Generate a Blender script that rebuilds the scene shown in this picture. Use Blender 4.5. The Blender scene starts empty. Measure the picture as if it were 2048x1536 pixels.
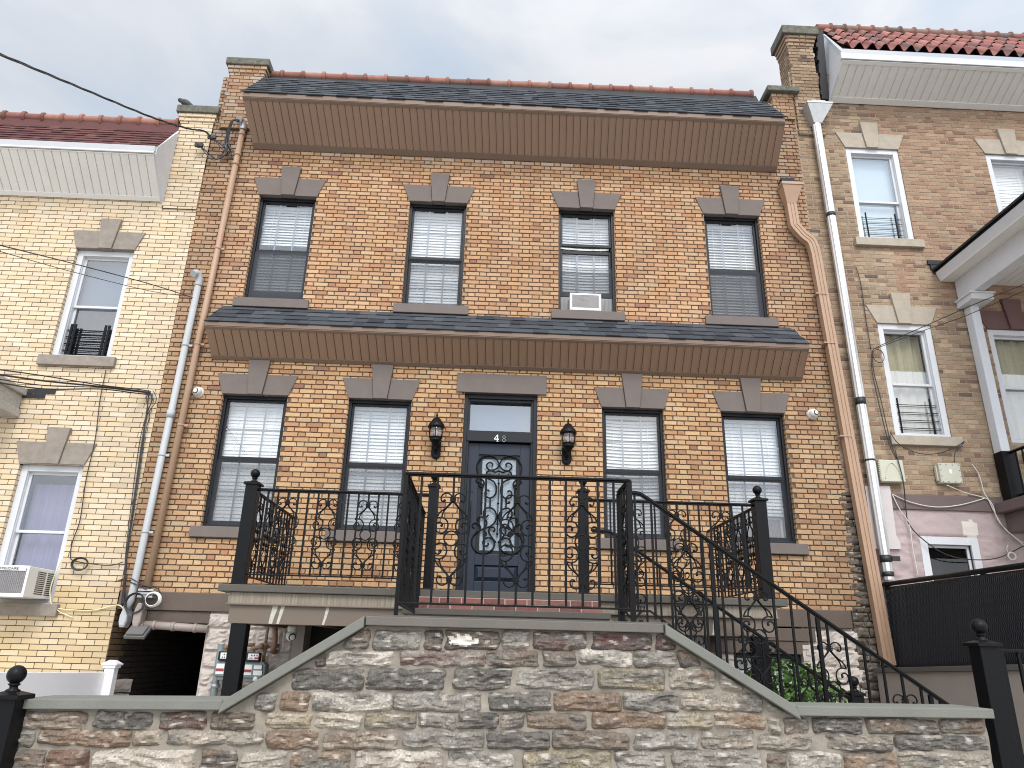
import bpy, math, random
from mathutils import Vector, Matrix, noise
import numpy as np

# ------------------------------------------------------------------ camera, sky, sun, exposure
scene = bpy.context.scene
YAW, PITCH, ROLL, FPX = 0.030721763, 0.351145778, 0.025497837, 1450.0
CAM = Vector((0.0, -9.3, 1.6))
_cy, _sy, _cp, _sp, _cr, _sr = math.cos(YAW), math.sin(YAW), math.cos(PITCH), math.sin(PITCH), math.cos(ROLL), math.sin(ROLL)
_r = Vector((_cy, -_sy, 0)); AF = Vector((_sy * _cp, _cy * _cp, _sp)); _u = _r.cross(AF)
AR = _cr * _r + _sr * _u; AU = -_sr * _r + _cr * _u
cam_data = bpy.data.cameras.new("camera"); cam = bpy.data.objects.new("camera", cam_data)
scene.collection.objects.link(cam)
_m = Matrix((AR, AU, -AF)).transposed().to_4x4(); _m.translation = CAM
cam.matrix_world = _m
cam_data.sensor_width = 36.0; cam_data.lens = FPX / 2048 * 36.0
cam_data.clip_start = 0.05; cam_data.clip_end = 3000
scene.camera = cam

SUN_EL, SUN_AZ = math.radians(46), math.radians(174)          # behind the camera
SUN_DIR = Vector((math.sin(SUN_AZ) * math.cos(SUN_EL), math.cos(SUN_AZ) * math.cos(SUN_EL), math.sin(SUN_EL)))
world = bpy.data.worlds.new("World"); scene.world = world; world.use_nodes = True
wn, wl = world.node_tree.nodes, world.node_tree.links
wn.clear()
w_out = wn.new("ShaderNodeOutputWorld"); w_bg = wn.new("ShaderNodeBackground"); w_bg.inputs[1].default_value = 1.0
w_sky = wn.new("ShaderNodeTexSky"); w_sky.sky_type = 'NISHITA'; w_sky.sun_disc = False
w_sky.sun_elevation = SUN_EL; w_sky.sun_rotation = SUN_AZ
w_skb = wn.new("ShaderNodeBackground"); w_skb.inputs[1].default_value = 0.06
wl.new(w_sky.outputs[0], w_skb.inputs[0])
w_tc = wn.new("ShaderNodeTexCoord")
w_map = wn.new("ShaderNodeMapping"); w_map.inputs['Scale'].default_value = (1.0, 1.0, 2.2)
wl.new(w_tc.outputs['Generated'], w_map.inputs[0])
w_n = wn.new("ShaderNodeTexNoise"); w_n.inputs['Scale'].default_value = 2.6; w_n.inputs['Detail'].default_value = 6; w_n.inputs['Roughness'].default_value = 0.52
w_n.inputs['Distortion'].default_value = 0.4
wl.new(w_map.outputs[0], w_n.inputs['Vector'])
w_r = wn.new("ShaderNodeValToRGB"); el = w_r.color_ramp.elements
el[0].position = 0.36; el[0].color = (0.57, 0.66, 0.78, 1)
el[1].position = 0.64; el[1].color = (0.84, 0.85, 0.88, 1)
e = w_r.color_ramp.elements.new(0.5); e.color = (0.68, 0.73, 0.80, 1)
wl.new(w_n.outputs[0], w_r.inputs[0])
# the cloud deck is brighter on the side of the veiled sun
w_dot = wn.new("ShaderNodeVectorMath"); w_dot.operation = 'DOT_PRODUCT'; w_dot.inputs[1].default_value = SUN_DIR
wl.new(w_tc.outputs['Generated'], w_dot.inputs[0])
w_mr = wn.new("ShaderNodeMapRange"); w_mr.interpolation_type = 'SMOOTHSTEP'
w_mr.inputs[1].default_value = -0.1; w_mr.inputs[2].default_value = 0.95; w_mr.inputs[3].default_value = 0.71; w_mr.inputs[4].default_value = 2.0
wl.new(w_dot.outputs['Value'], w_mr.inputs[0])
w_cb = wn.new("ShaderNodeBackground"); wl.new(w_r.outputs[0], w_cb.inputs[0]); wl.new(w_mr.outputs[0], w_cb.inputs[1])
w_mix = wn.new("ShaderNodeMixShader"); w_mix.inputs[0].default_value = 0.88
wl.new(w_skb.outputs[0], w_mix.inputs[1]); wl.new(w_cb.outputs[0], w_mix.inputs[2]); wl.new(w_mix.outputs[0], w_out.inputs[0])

sun_d = bpy.data.lights.new("sun", 'SUN'); sun_d.energy = 1.5; sun_d.angle = math.radians(24); sun_d.color = (1.0, 0.96, 0.9)
sun = bpy.data.objects.new("sun", sun_d); scene.collection.objects.link(sun)
sun.rotation_euler = (-SUN_DIR).to_track_quat('-Z', 'Y').to_euler(); sun.location = (0, -20, 20)
scene.view_settings.view_transform = 'Standard'; scene.view_settings.look = 'None'
scene.view_settings.exposure = 0.6; scene.view_settings.gamma = 1.0
scene.cycles.pixel_filter_type = 'BLACKMAN_HARRIS'; scene.cycles.filter_width = 1.05

# ------------------------------------------------------------------ helpers
def at(px, py, Y=0.0):
    """point of the plane y = Y seen at a pixel of the 2048 x 1536 photograph"""
    d = (px - 1024) * AR + (768 - py) * AU + FPX * AF
    return CAM + d * ((Y - CAM.y) / d.y)
def X(px, py, Y=0.0): return at(px, py, Y).x
def Z(px, py, Y=0.0): return at(px, py, Y).z

RND = random.Random(7)
def lin(r, g, b):
    f = lambda c: (c / 255 / 12.92) if c <= 10 else ((c / 255 + 0.055) / 1.055) ** 2.4
    return (f(r), f(g), f(b))
def scl(c, s): return tuple(max(0, min(1, v * s)) for v in c)

MATS = {}
def mat(name, color=None, rough=0.6, noise_amt=0.0, noise_scale=8.0, bump=0.0, bump_scale=60.0, metallic=0.0, spec=0.5, attr=False, tint2=None, stretch=None, coat=0.0):
    m = bpy.data.materials.new(name); m.use_nodes = True
    nt = m.node_tree; n, l = nt.nodes, nt.links
    b = n["Principled BSDF"]; b.inputs['Roughness'].default_value = rough; b.inputs['Metallic'].default_value = metallic
    b.inputs['Specular IOR Level'].default_value = spec
    if coat: b.inputs['Coat Weight'].default_value = coat
    tc = n.new("ShaderNodeTexCoord"); vec = tc.outputs['Object']
    if stretch:
        mp = n.new("ShaderNodeMapping"); mp.inputs['Scale'].default_value = stretch; l.new(vec, mp.inputs[0]); vec = mp.outputs[0]
    if attr:
        a = n.new("ShaderNodeAttribute"); a.attribute_name = "col"; src = a.outputs['Color']
    else:
        rgb = n.new("ShaderNodeRGB"); rgb.outputs[0].default_value = (*color, 1); src = rgb.outputs[0]
    if noise_amt > 0:
        nz = n.new("ShaderNodeTexNoise"); nz.inputs['Scale'].default_value = noise_scale; nz.inputs['Detail'].default_value = 6; nz.inputs['Roughness'].default_value = 0.65
        l.new(vec, nz.inputs['Vector'])
        mr = n.new("ShaderNodeMapRange"); mr.inputs[1].default_value = 0.28; mr.inputs[2].default_value = 0.72
        l.new(nz.outputs[0], mr.inputs[0])
        mx = n.new("ShaderNodeMix"); mx.data_type = 'RGBA'
        l.new(mr.outputs[0], mx.inputs['Factor'])
        if tint2 is not None:
            l.new(src, mx.inputs['A']); mx.inputs['B'].default_value = (*tint2, 1)
            mr.inputs[4].default_value = noise_amt
        else:
            d = n.new("ShaderNodeMix"); d.data_type = 'RGBA'; d.blend_type = 'MULTIPLY'; d.inputs['Factor'].default_value = 1
            k = 1 - noise_amt; d.inputs['B'].default_value = (k, k, k, 1); l.new(src, d.inputs['A'])
            l.new(d.outputs['Result'], mx.inputs['A']); l.new(src, mx.inputs['B'])
        src = mx.outputs['Result']
    l.new(src, b.inputs['Base Color'])
    if bump > 0:
        bz = n.new("ShaderNodeTexNoise"); bz.inputs['Scale'].default_value = bump_scale; bz.inputs['Detail'].default_value = 5
        l.new(vec, bz.inputs['Vector'])
        bp = n.new("ShaderNodeBump"); bp.inputs['Strength'].default_value = bump; bp.inputs['Distance'].default_value = 0.01
        l.new(bz.outputs[0], bp.inputs['Height']); l.new(bp.outputs[0], b.inputs['Normal'])
    MATS[name] = m
    return m

class MB:
    """collects faces (with a colour each) and links them as one mesh object"""
    def __init__(s): s.v = []; s.f = []; s.c = []; s.s = []
    def face(s, pts, col=(1, 1, 1), smooth=False):
        i = len(s.v); s.v += [tuple(p) for p in pts]; s.f.append(tuple(range(i, i + len(pts)))); s.c.append(col); s.s.append(smooth)
    def raw(s, vs, fs, col=(1, 1, 1), smooth=False):
        i = len(s.v); s.v += [tuple(p) for p in vs]
        for f in fs: s.f.append(tuple(i + k for k in f)); s.c.append(col); s.s.append(smooth)
    def box(s, x0, x1, y0, y1, z0, z1, col=(1, 1, 1), M=None):
        vs = [Vector(p) for p in ((x0, y0, z0), (x1, y0, z0), (x1, y1, z0), (x0, y1, z0), (x0, y0, z1), (x1, y0, z1), (x1, y1, z1), (x0, y1, z1))]
        if M is not None: vs = [M @ v for v in vs]
        s.raw(vs, [(3, 2, 1, 0), (4, 5, 6, 7), (0, 1, 5, 4), (1, 2, 6, 5), (2, 3, 7, 6), (3, 0, 4, 7)], col)
    def prism(s, poly, y0, y1, col=(1, 1, 1)):
        """poly: (x, z) outline, anticlockwise seen from the street; extruded from y0 (front) to y1"""
        n = len(poly); vs = [(p[0], y0, p[1]) for p in poly] + [(p[0], y1, p[1]) for p in poly]
        fs = [tuple(range(n)), tuple(range(2 * n - 1, n - 1, -1))] + [(i, i + n, (i + 1) % n + n, (i + 1) % n) for i in range(n)]
        s.raw(vs, fs, col)
    def hull8(s, a, b, col=(1, 1, 1)):
        """two quads a (4 points) and b joined"""
        vs = list(a) + list(b)
        s.raw(vs, [(0, 1, 2, 3), (7, 6, 5, 4), (0, 4, 5, 1), (1, 5, 6, 2), (2, 6, 7, 3), (3, 7, 4, 0)], col)
    def tube(s, pts, r, seg=8, col=(1, 1, 1), cap=True, rf=None, flute=0.0):
        pts = [Vector(p) for p in pts]; n = len(pts); vs = []; up = None
        for i, p in enumerate(pts):
            t = (pts[min(i + 1, n - 1)] - pts[max(i - 1, 0)]).normalized()
            if up is None:
                up = Vector((0, 0, 1)) if abs(t.z) < 0.9 else Vector((0, 1, 0))
            a = (up - t * up.dot(t)).normalized(); up = a; b = t.cross(a)
            rr = r if rf is None else rf(i / max(1, n - 1)) * r
            for k in range(seg):
                an = 2 * math.pi * k / seg; q = rr * (1 - flute * (k % 2))
                vs.append(p + q * (math.cos(an) * a + math.sin(an) * b))
        fs = [(i * seg + k, i * seg + (k + 1) % seg, (i + 1) * seg + (k + 1) % seg, (i + 1) * seg + k) for i in range(n - 1) for k in range(seg)]
        base = len(s.v); s.raw(vs, fs, col, flute == 0.0)
        if cap:
            s.f.append(tuple(base + k for k in range(seg - 1, -1, -1))); s.c.append(col); s.s.append(False)
            s.f.append(tuple(base + (n - 1) * seg + k for k in range(seg))); s.c.append(col); s.s.append(False)
    def lathe(s, prof, c, seg=16, col=(1, 1, 1), M=None, smooth=True):
        vs = []
        for r, z in prof:
            for k in range(seg):
                a = 2 * math.pi * k / seg; p = Vector((r * math.cos(a), r * math.sin(a), z))
                if M is not None: p = M @ p
                vs.append(Vector(c) + p)
        n = len(prof)
        s.raw(vs, [(i * seg + k, i * seg + (k + 1) % seg, (i + 1) * seg + (k + 1) % seg, (i + 1) * seg + k) for i in range(n - 1) for k in range(seg)], col, smooth)
    def sphere(s, c, r, seg=14, rings=9, col=(1, 1, 1), sc=(1, 1, 1)):
        s.lathe([(max(1e-4, r * math.sin(math.pi * i / rings)), -r * math.cos(math.pi * i / rings)) for i in range(rings + 1)], c, seg, col, Matrix.Diagonal(Vector(sc)))
    def mesh(s, name, m):
        me = bpy.data.meshes.new(name); me.from_pydata(s.v, [], s.f)
        if m is not None: me.materials.append(m)
        at_ = me.attributes.new("col", 'FLOAT_COLOR', 'CORNER')
        arr = np.ones((len(me.loops), 4), dtype=np.float32); k = 0
        tot = np.array([len(f) for f in s.f]); arr[:, :3] = np.repeat(np.array(s.c, dtype=np.float32).reshape(-1, 3), tot, axis=0)
        at_.data.foreach_set('color', arr.ravel())
        me.polygons.foreach_set('use_smooth', s.s)
        me.update(); return me
    def build(s, name, m, parent=None, bevel=0.0):
        return link(name, s.mesh(name, m), parent, bevel=bevel)

def link(name, me, parent=None, loc=(0, 0, 0), rotz=0.0, bevel=0.0, rot=None):
    o = bpy.data.objects.new(name, me); scene.collection.objects.link(o)
    o.location = loc; o.rotation_euler = rot if rot else (0, 0, rotz)
    if parent is not None:
        o.parent = parent
        o.matrix_parent_inverse = Matrix.Translation(-Vector(parent.location))
    if bevel > 0:
        b = o.modifiers.new("bevel", 'BEVEL'); b.width = bevel; b.segments = 2; b.limit_method = 'ANGLE'; b.angle_limit = math.radians(40)
    return o
def tag(o, label, cat=None, group=None, kind=None):
    if label: o["label"] = label
    if cat: o["category"] = cat
    if group: o["group"] = group
    if kind: o["kind"] = kind
    return o
def thing(name, loc, label, cat, group=None):
    o = bpy.data.objects.new(name, None); scene.collection.objects.link(o); o.location = loc; o.empty_display_size = 0.2
    return tag(o, label, cat, group)
def spline(pts, k=5):
    """Catmull-Rom through the points"""
    P = [Vector(p) for p in pts]; out = []
    for i in range(len(P) - 1):
        p0, p1, p2, p3 = P[max(i - 1, 0)], P[i], P[i + 1], P[min(i + 2, len(P) - 1)]
        for j in range(k):
            t = j / k; out.append(0.5 * ((2 * p1) + (p2 - p0) * t + (2 * p0 - 5 * p1 + 4 * p2 - p3) * t * t + (3 * p1 - p0 - 3 * p2 + p3) * t ** 3))
    out.append(P[-1]); return out

# ------------------------------------------------------------------ materials
M_BRICK = mat("tan_brick", attr=True, rough=0.85, noise_amt=0.32, noise_scale=90, bump=0.5, bump_scale=160, spec=0.25)
M_CREAM = mat("cream_glazed_brick", attr=True, rough=0.45, noise_amt=0.06, noise_scale=3, bump=0.06, bump_scale=40, spec=0.4)
M_OLD = mat("old_brick", attr=True, rough=0.9, noise_amt=0.30, noise_scale=60, bump=0.5, bump_scale=140, spec=0.2)
M_BROWNSTONE = mat("painted_lintel", lin(112, 102, 97), rough=0.7, noise_amt=0.14, noise_scale=5, bump=0.12, bump_scale=70, spec=0.3)
M_BROWN_PAINT = mat("brown_painted_beam", lin(98, 86, 77), rough=0.65, noise_amt=0.14, noise_scale=6, bump=0.25, bump_scale=40, spec=0.3)
M_LIME = mat("limestone", lin(176, 165, 150), rough=0.85, noise_amt=0.22, noise_scale=9, bump=0.25, bump_scale=80, spec=0.25)
M_LIME_PINK = mat("weathered_limestone", lin(150, 140, 130), rough=0.85, noise_amt=0.28, noise_scale=12, bump=0.25, bump_scale=80, spec=0.25)
M_CAPSTONE = mat("mossy_cap_stone", lin(120, 118, 108), rough=0.95, noise_amt=0.55, noise_scale=14, bump=0.8, bump_scale=30, spec=0.2)
M_BLUESTONE = mat("bluestone", lin(90, 86, 80), rough=0.8, noise_amt=0.10, noise_scale=7, bump=0.18, bump_scale=120, spec=0.3, tint2=None, stretch=(1, 1, 4))
M_SHINGLE = mat("asphalt_shingle", attr=True, rough=0.9, noise_amt=0.25, noise_scale=150, bump=0.3, bump_scale=260, spec=0.2)
M_SOFFIT = mat("brown_soffit", lin(150, 124, 106), rough=0.5, noise_amt=0.07, noise_scale=2, spec=0.35)
M_SOFFIT_TRIM = mat("brown_trim_board", lin(120, 100, 86), rough=0.5, noise_amt=0.08, noise_scale=2, spec=0.35)
M_SOFFIT2 = mat("golden_brown_soffit", lin(149, 121, 100), rough=0.5, noise_amt=0.07, noise_scale=2, spec=0.35)
M_WSOFFIT = mat("white_soffit", lin(232, 230, 226), rough=0.5, noise_amt=0.09, noise_scale=3, spec=0.35)
M_WTRIM = mat("white_trim", lin(206, 207, 210), rough=0.5, noise_amt=0.08, noise_scale=4, spec=0.35)
M_CLAY = mat("clay_tile", attr=True, rough=0.75, noise_amt=0.35, noise_scale=11, bump=0.2, bump_scale=50, spec=0.3)
M_IRON = mat("black_iron", lin(19, 19, 21), rough=0.4, noise_amt=0.3, noise_scale=30, bump=0.12, bump_scale=90, spec=0.16)
M_FRAME = mat("dark_window_frame", lin(28, 29, 33), rough=0.42, noise_amt=0.1, noise_scale=6, spec=0.28)
M_DOOR = mat("dark_blue_door", lin(37, 44, 57), rough=0.4, noise_amt=0.10, noise_scale=5, spec=0.3)
M_MUNTIN = mat("grey_muntin", lin(124, 130, 135), rough=0.5)
M_BLIND = mat("white_blind", lin(240, 239, 236), rough=0.55, noise_amt=0.05, noise_scale=3)
M_DARK = mat("dark_interior", lin(44, 43, 44), rough=0.9, noise_amt=0.3, noise_scale=3)
M_TAN = mat("tan_painted_metal", lin(172, 141, 117), rough=0.5, noise_amt=0.12, noise_scale=9, spec=0.4)
M_GREYPIPE = mat("grey_pipe", lin(176, 178, 179), rough=0.5, noise_amt=0.10, noise_scale=9, spec=0.4)
M_ALU = mat("corrugated_aluminium", lin(222, 220, 218), rough=0.35, metallic=0.7, noise_amt=0.15, noise_scale=6)
M_GALV = mat("galvanised_metal", lin(182, 182, 182), rough=0.5, metallic=0.5, noise_amt=0.2, noise_scale=14)
M_TAPE = mat("black_tape", lin(38, 38, 40), rough=0.5)
M_PLASTIC = mat("white_plastic", lin(222, 222, 218), rough=0.4, noise_amt=0.05, noise_scale=5)
M_BEIGE = mat("beige_plastic", lin(190, 187, 170), rough=0.5, noise_amt=0.08, noise_scale=8)
M_CABLE = mat("black_cable", lin(40, 40, 42), rough=0.5)
M_WCABLE = mat("white_cable", lin(205, 200, 188), rough=0.5)
M_LENS = mat("black_lens", lin(16, 16, 18), rough=0.1)
M_METER = mat("grey_meter", lin(112, 122, 122), rough=0.45, noise_amt=0.12, noise_scale=10)
M_RUST = mat("rusty_pipe", lin(120, 104, 88), rough=0.8, noise_amt=0.6, noise_scale=30, tint2=lin(140, 90, 55), bump=0.3)
M_RED = mat("red_label", lin(150, 52, 56), rough=0.6)
M_STREAK = mat("brown_fascia", lin(106, 94, 80), rough=0.6, noise_amt=0.75, noise_scale=5.5, tint2=lin(162, 153, 136), stretch=(9.0, 1, 0.35))
M_FASCIA = mat("brown_platform_beam", lin(108, 95, 82), rough=0.5, noise_amt=0.06, noise_scale=3)
M_WHITEPAINT = mat("spilt_white_paint", lin(196, 190, 177), rough=0.7, noise_amt=0.3, noise_scale=25)
M_REDBRICK = mat("red_riser_brick", attr=True, rough=0.85, noise_amt=0.4, noise_scale=22, tint2=lin(140, 112, 102), bump=0.4, bump_scale=120)
M_STONE = mat("rubble_stone", attr=True, rough=0.85, noise_amt=0.0, bump=0.7, bump_scale=70, spec=0.25)
M_MORTAR = mat("pale_mortar", lin(154, 145, 133), rough=0.95, noise_amt=0.42, noise_scale=9, bump=0.6, bump_scale=45, spec=0.15)
M_PINKSTONE = mat("painted_rock_face", attr=True, rough=0.8, noise_amt=0.14, noise_scale=10, bump=0.3, bump_scale=60, spec=0.25)
M_STUCCO = mat("taupe_stucco", lin(152, 141, 133), rough=0.85, noise_amt=0.10, noise_scale=3, bump=0.15, bump_scale=90)
M_VINYL = mat("white_vinyl", lin(238, 237, 240), rough=0.4, noise_amt=0.04, noise_scale=3)
M_CHAIN = mat("black_coated_wire", lin(50, 50, 54), rough=0.4)
M_SLAT = mat("black_privacy_slat", lin(26, 26, 29), rough=0.5, noise_amt=0.2, noise_scale=12)
M_LEAF = mat("green_leaves", attr=True, rough=0.5, noise_amt=0.15, noise_scale=20, spec=0.4)
M_STEM = mat("brown_stem", lin(84, 66, 48), rough=0.9)
M_CURTAIN = mat("net_curtain", lin(206, 202, 190), rough=0.9, noise_amt=0.12, noise_scale=30)
M_CURTAIN2 = mat("patterned_curtain", lin(190, 182, 150), rough=0.9, noise_amt=0.2, noise_scale=22)
M_TAR = mat("black_roof_tar", lin(34, 34, 37), rough=0.7, noise_amt=0.3, noise_scale=20, bump=0.5, bump_scale=40)
M_OLDWOOD = mat("flaking_white_wood", lin(150, 145, 136), rough=0.9, noise_amt=0.6, noise_scale=20, stretch=(1, 1, 3), tint2=lin(205, 202, 196))
M_MAROON = mat("maroon_paint", lin(106, 78, 76), rough=0.7, noise_amt=0.15, noise_scale=5)
M_PURPLEBEAM = mat("purple_brown_beam", lin(106, 90, 88), rough=0.7, noise_amt=0.15, noise_scale=6, bump=0.1)
M_PINK = mat("pink_painted_stone", attr=True, rough=0.8, noise_amt=0.10, noise_scale=6, bump=0.3, bump_scale=50)
M_ASPHALT = mat("asphalt", lin(138, 137, 134), rough=0.95, noise_amt=0.3, noise_scale=30)
M_CONCRETE = mat("concrete", lin(196, 192, 184), rough=0.9, noise_amt=0.2, noise_scale=4, bump=0.2)
M_EARTH = mat("yard_paving", lin(190, 184, 174), rough=0.95, noise_amt=0.3, noise_scale=6)
M_BIRD = mat("dark_feathers", lin(64, 62, 64), rough=0.7, noise_amt=0.3, noise_scale=40)
M_CLEARMUNTIN = mat("lamp_bulb_glass", lin(230, 228, 220), rough=0.2)

def glass(name, refl, tint=(0.93, 0.95, 0.97), rough=0.0, wav=0.0):
    m = bpy.data.materials.new(name); m.use_nodes = True; n, l = m.node_tree.nodes, m.node_tree.links; n.clear()
    o = n.new("ShaderNodeOutputMaterial"); mx = n.new("ShaderNodeMixShader"); t = n.new("ShaderNodeBsdfTransparent"); g = n.new("ShaderNodeBsdfGlossy")
    t.inputs[0].default_value = (*tint, 1); g.inputs['Roughness'].default_value = rough
    lw = n.new("ShaderNodeLayerWeight"); lw.inputs['Blend'].default_value = 0.5; pw = n.new("ShaderNodeMath"); pw.operation = 'POWER'; pw.inputs[1].default_value = 4.0; l.new(lw.outputs['Facing'], pw.inputs[0])
    mr = n.new("ShaderNodeMapRange"); mr.inputs[3].default_value = refl; mr.inputs[4].default_value = 1.0
    l.new(pw.outputs[0], mr.inputs[0]); l.new(mr.outputs[0], mx.inputs[0]); l.new(t.outputs[0], mx.inputs[1]); l.new(g.outputs[0], mx.inputs[2]); l.new(mx.outputs[0], o.inputs[0])
    nz = n.new("ShaderNodeTexNoise"); nz.inputs['Scale'].default_value = 2.0 if wav < 0.5 else 60; tc = n.new("ShaderNodeTexCoord"); l.new(tc.outputs['Object'], nz.inputs['Vector'])
    bp = n.new("ShaderNodeBump"); bp.inputs['Strength'].default_value = max(wav, 0.012); bp.inputs['Distance'].default_value = 0.02
    l.new(nz.outputs[0], bp.inputs['Height']); l.new(bp.outputs[0], g.inputs['Normal'])
    return m
M_GLASS = glass("window_glass", 0.17)
M_GLASS_SKY = glass("transom_glass", 0.26, tint=(0.6, 0.65, 0.7))
M_GLASS_PURPLE = glass("tinted_glass", 0.2, tint=(0.80, 0.78, 0.88))
M_GLASS_LAMP = glass("lamp_glass", 0.10)
def screen_mat(op):
    m = bpy.data.materials.new("insect_screen"); m.use_nodes = True; n, l = m.node_tree.nodes, m.node_tree.links; n.clear()
    o = n.new("ShaderNodeOutputMaterial"); mx = n.new("ShaderNodeMixShader"); t = n.new("ShaderNodeBsdfTransparent"); d = n.new("ShaderNodeBsdfDiffuse")
    d.inputs[0].default_value = (0.09, 0.095, 0.105, 1); mx.inputs[0].default_value = op
    l.new(t.outputs[0], mx.inputs[1]); l.new(d.outputs[0], mx.inputs[2]); l.new(mx.outputs[0], o.inputs[0]); return m
def frosted_mat():
    m = mat("obscured_glass", lin(150, 164, 175), rough=0.25, noise_amt=0.35, noise_scale=55, bump=0.6, bump_scale=60, spec=0.7); return m
M_FROST = frosted_mat()

# ------------------------------------------------------------------ brickwork
CH = 0.0672
def brick_field(mb, u0, u1, z0, z1, fn, holes=(), bond='flemish', colf=None, proud=0.011, joint=0.010, zref=0.0, seed=1, wob=0.002, cham=0.0025, ch=CH, uref=0.0):
    """courses of single bricks standing proud of the mortar; fn(u, d, z) -> point, d = distance out of the wall"""
    R = random.Random(seed)
    k0 = int(math.floor((z0 - zref) / ch)) - 1; k1 = int(math.ceil((z1 - zref) / ch)) + 1
    for k in range(k0, k1):
        za, zb = zref + k * ch + joint / 2, zref + (k + 1) * ch - joint / 2
        za, zb = max(za, z0), min(zb, z1)
        if zb - za < 0.012: continue
        spans = [(u0, u1)]
        a2, b2 = za, zb
        for (ha, hb, hz0, hz1) in holes:
            ov = min(zb, hz1) - max(za, hz0)
            if ov <= 0: continue
            if ov < 0.3 * (zb - za):
                continue
            ns = []
            for (p, q) in spans:
                if hb <= p or ha >= q: ns.append((p, q)); continue
                if ha > p: ns.append((p, ha))
                if hb < q: ns.append((hb, q))
            spans = ns
        if bond == 'flemish': per = [0.206, 0.100]; off = 0.0 if k % 2 else 0.153
        elif bond == 'header': per = [0.100]; off = 0.0 if k % 2 else 0.05
        else: per = [0.213]; off = 0.0 if k % 2 else 0.1065
        u = uref + math.floor((u0 - uref) / sum(per) - 1) * sum(per) + off; i = 0
        while u < u1:
            w = per[i % len(per)]; i += 1
            ua, ub = u + joint / 2, u + w - joint / 2; u += w
            for (p, q) in spans:
                a, b = max(ua, p), min(ub, q)
                if b - a < 0.02: continue
                if p - ua > 0 and b - a < 0.035: continue
                d = proud + R.uniform(-0.002, 0.002)
                j = [R.uniform(-wob, wob) for _ in range(8)]
                c = colf(0.5 * (a + b), 0.5 * (za + zb), R)
                base = [fn(a + j[0], 0, za + j[1]), fn(b + j[2], 0, za + j[3]), fn(b + j[4], 0, zb + j[5]), fn(a + j[6], 0, zb + j[7])]
                e = cham
                mid = [fn(a + j[0], d - e, za + j[1]), fn(b + j[2], d - e, za + j[3]), fn(b + j[4], d - e, zb + j[5]), fn(a + j[6], d - e, zb + j[7])]
                fr = [fn(a + e + j[0], d, za + e + j[1]), fn(b - e + j[2], d, za + e + j[3]), fn(b - e + j[4], d, zb - e + j[5]), fn(a + e + j[6], d, zb - e + j[7])]
                vs = base + mid + fr; fs = [(8, 9, 10, 11)]
                for q4 in range(4):
                    n4 = (q4 + 1) % 4
                    fs.append((q4, n4, 4 + n4, 4 + q4)); fs.append((4 + q4, 4 + n4, 8 + n4, 8 + q4))
                mb.raw(vs, fs, c)
def plane_with_holes(mb, u0, u1, z0, z1, fn, holes, col):
    us = sorted({u0, u1, *[min(max(h[0], u0), u1) for h in holes], *[min(max(h[1], u0), u1) for h in holes]})
    zs = sorted({z0, z1, *[min(max(h[2], z0), z1) for h in holes], *[min(max(h[3], z0), z1) for h in holes]})
    for i in range(len(us) - 1):
        for j in range(len(zs) - 1):
            cu, cz = 0.5 * (us[i] + us[i + 1]), 0.5 * (zs[j] + zs[j + 1])
            if any(h[0] < cu < h[1] and h[2] < cz < h[3] for h in holes): continue
            mb.face([fn(us[i], 0, zs[j]), fn(us[i + 1], 0, zs[j]), fn(us[i + 1], 0, zs[j + 1]), fn(us[i], 0, zs[j + 1])], col)
def wall_front(mb, x0, x1, z0, z1, y, holes, colf, mortar, reveal=0.13, seed=1, jambs=True, **kw):
    fn = lambda u, d, z: Vector((u, y - d, z))
    plane_with_holes(mb, x0, x1, z0, z1, fn, holes, mortar)
    brick_field(mb, x0, x1, z0, z1, fn, holes, colf=colf, seed=seed, **kw)
    kw2 = {k: v for k, v in kw.items() if k in ('zref', 'joint', 'wob', 'proud')}
    if not jambs: return
    for (ha, hb, hz0, hz1) in holes:
        pr = kw.get('proud', 0.011)
        for (xx, sg) in ((ha, 1), (hb, -1)):
            g = (lambda u, d, z, xx=xx, sg=sg: Vector((xx - sg * 0.004 + sg * d * 0.5, y - pr + 0.004 + u, z)))
            if sg > 0: g2 = lambda u, d, z, g=g: g(reveal - u, d, z)
            else: g2 = g
            mb.face([g2(0, 0, hz0), g2(reveal, 0, hz0), g2(reveal, 0, hz1), g2(0, 0, hz1)], mortar)
            brick_field(mb, 0, reveal, hz0, hz1, g2, (), bond='header', colf=lambda u, z, R, xx=xx: colf(xx, z, R), seed=seed + int(abs(xx) * 100), **kw2)

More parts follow.
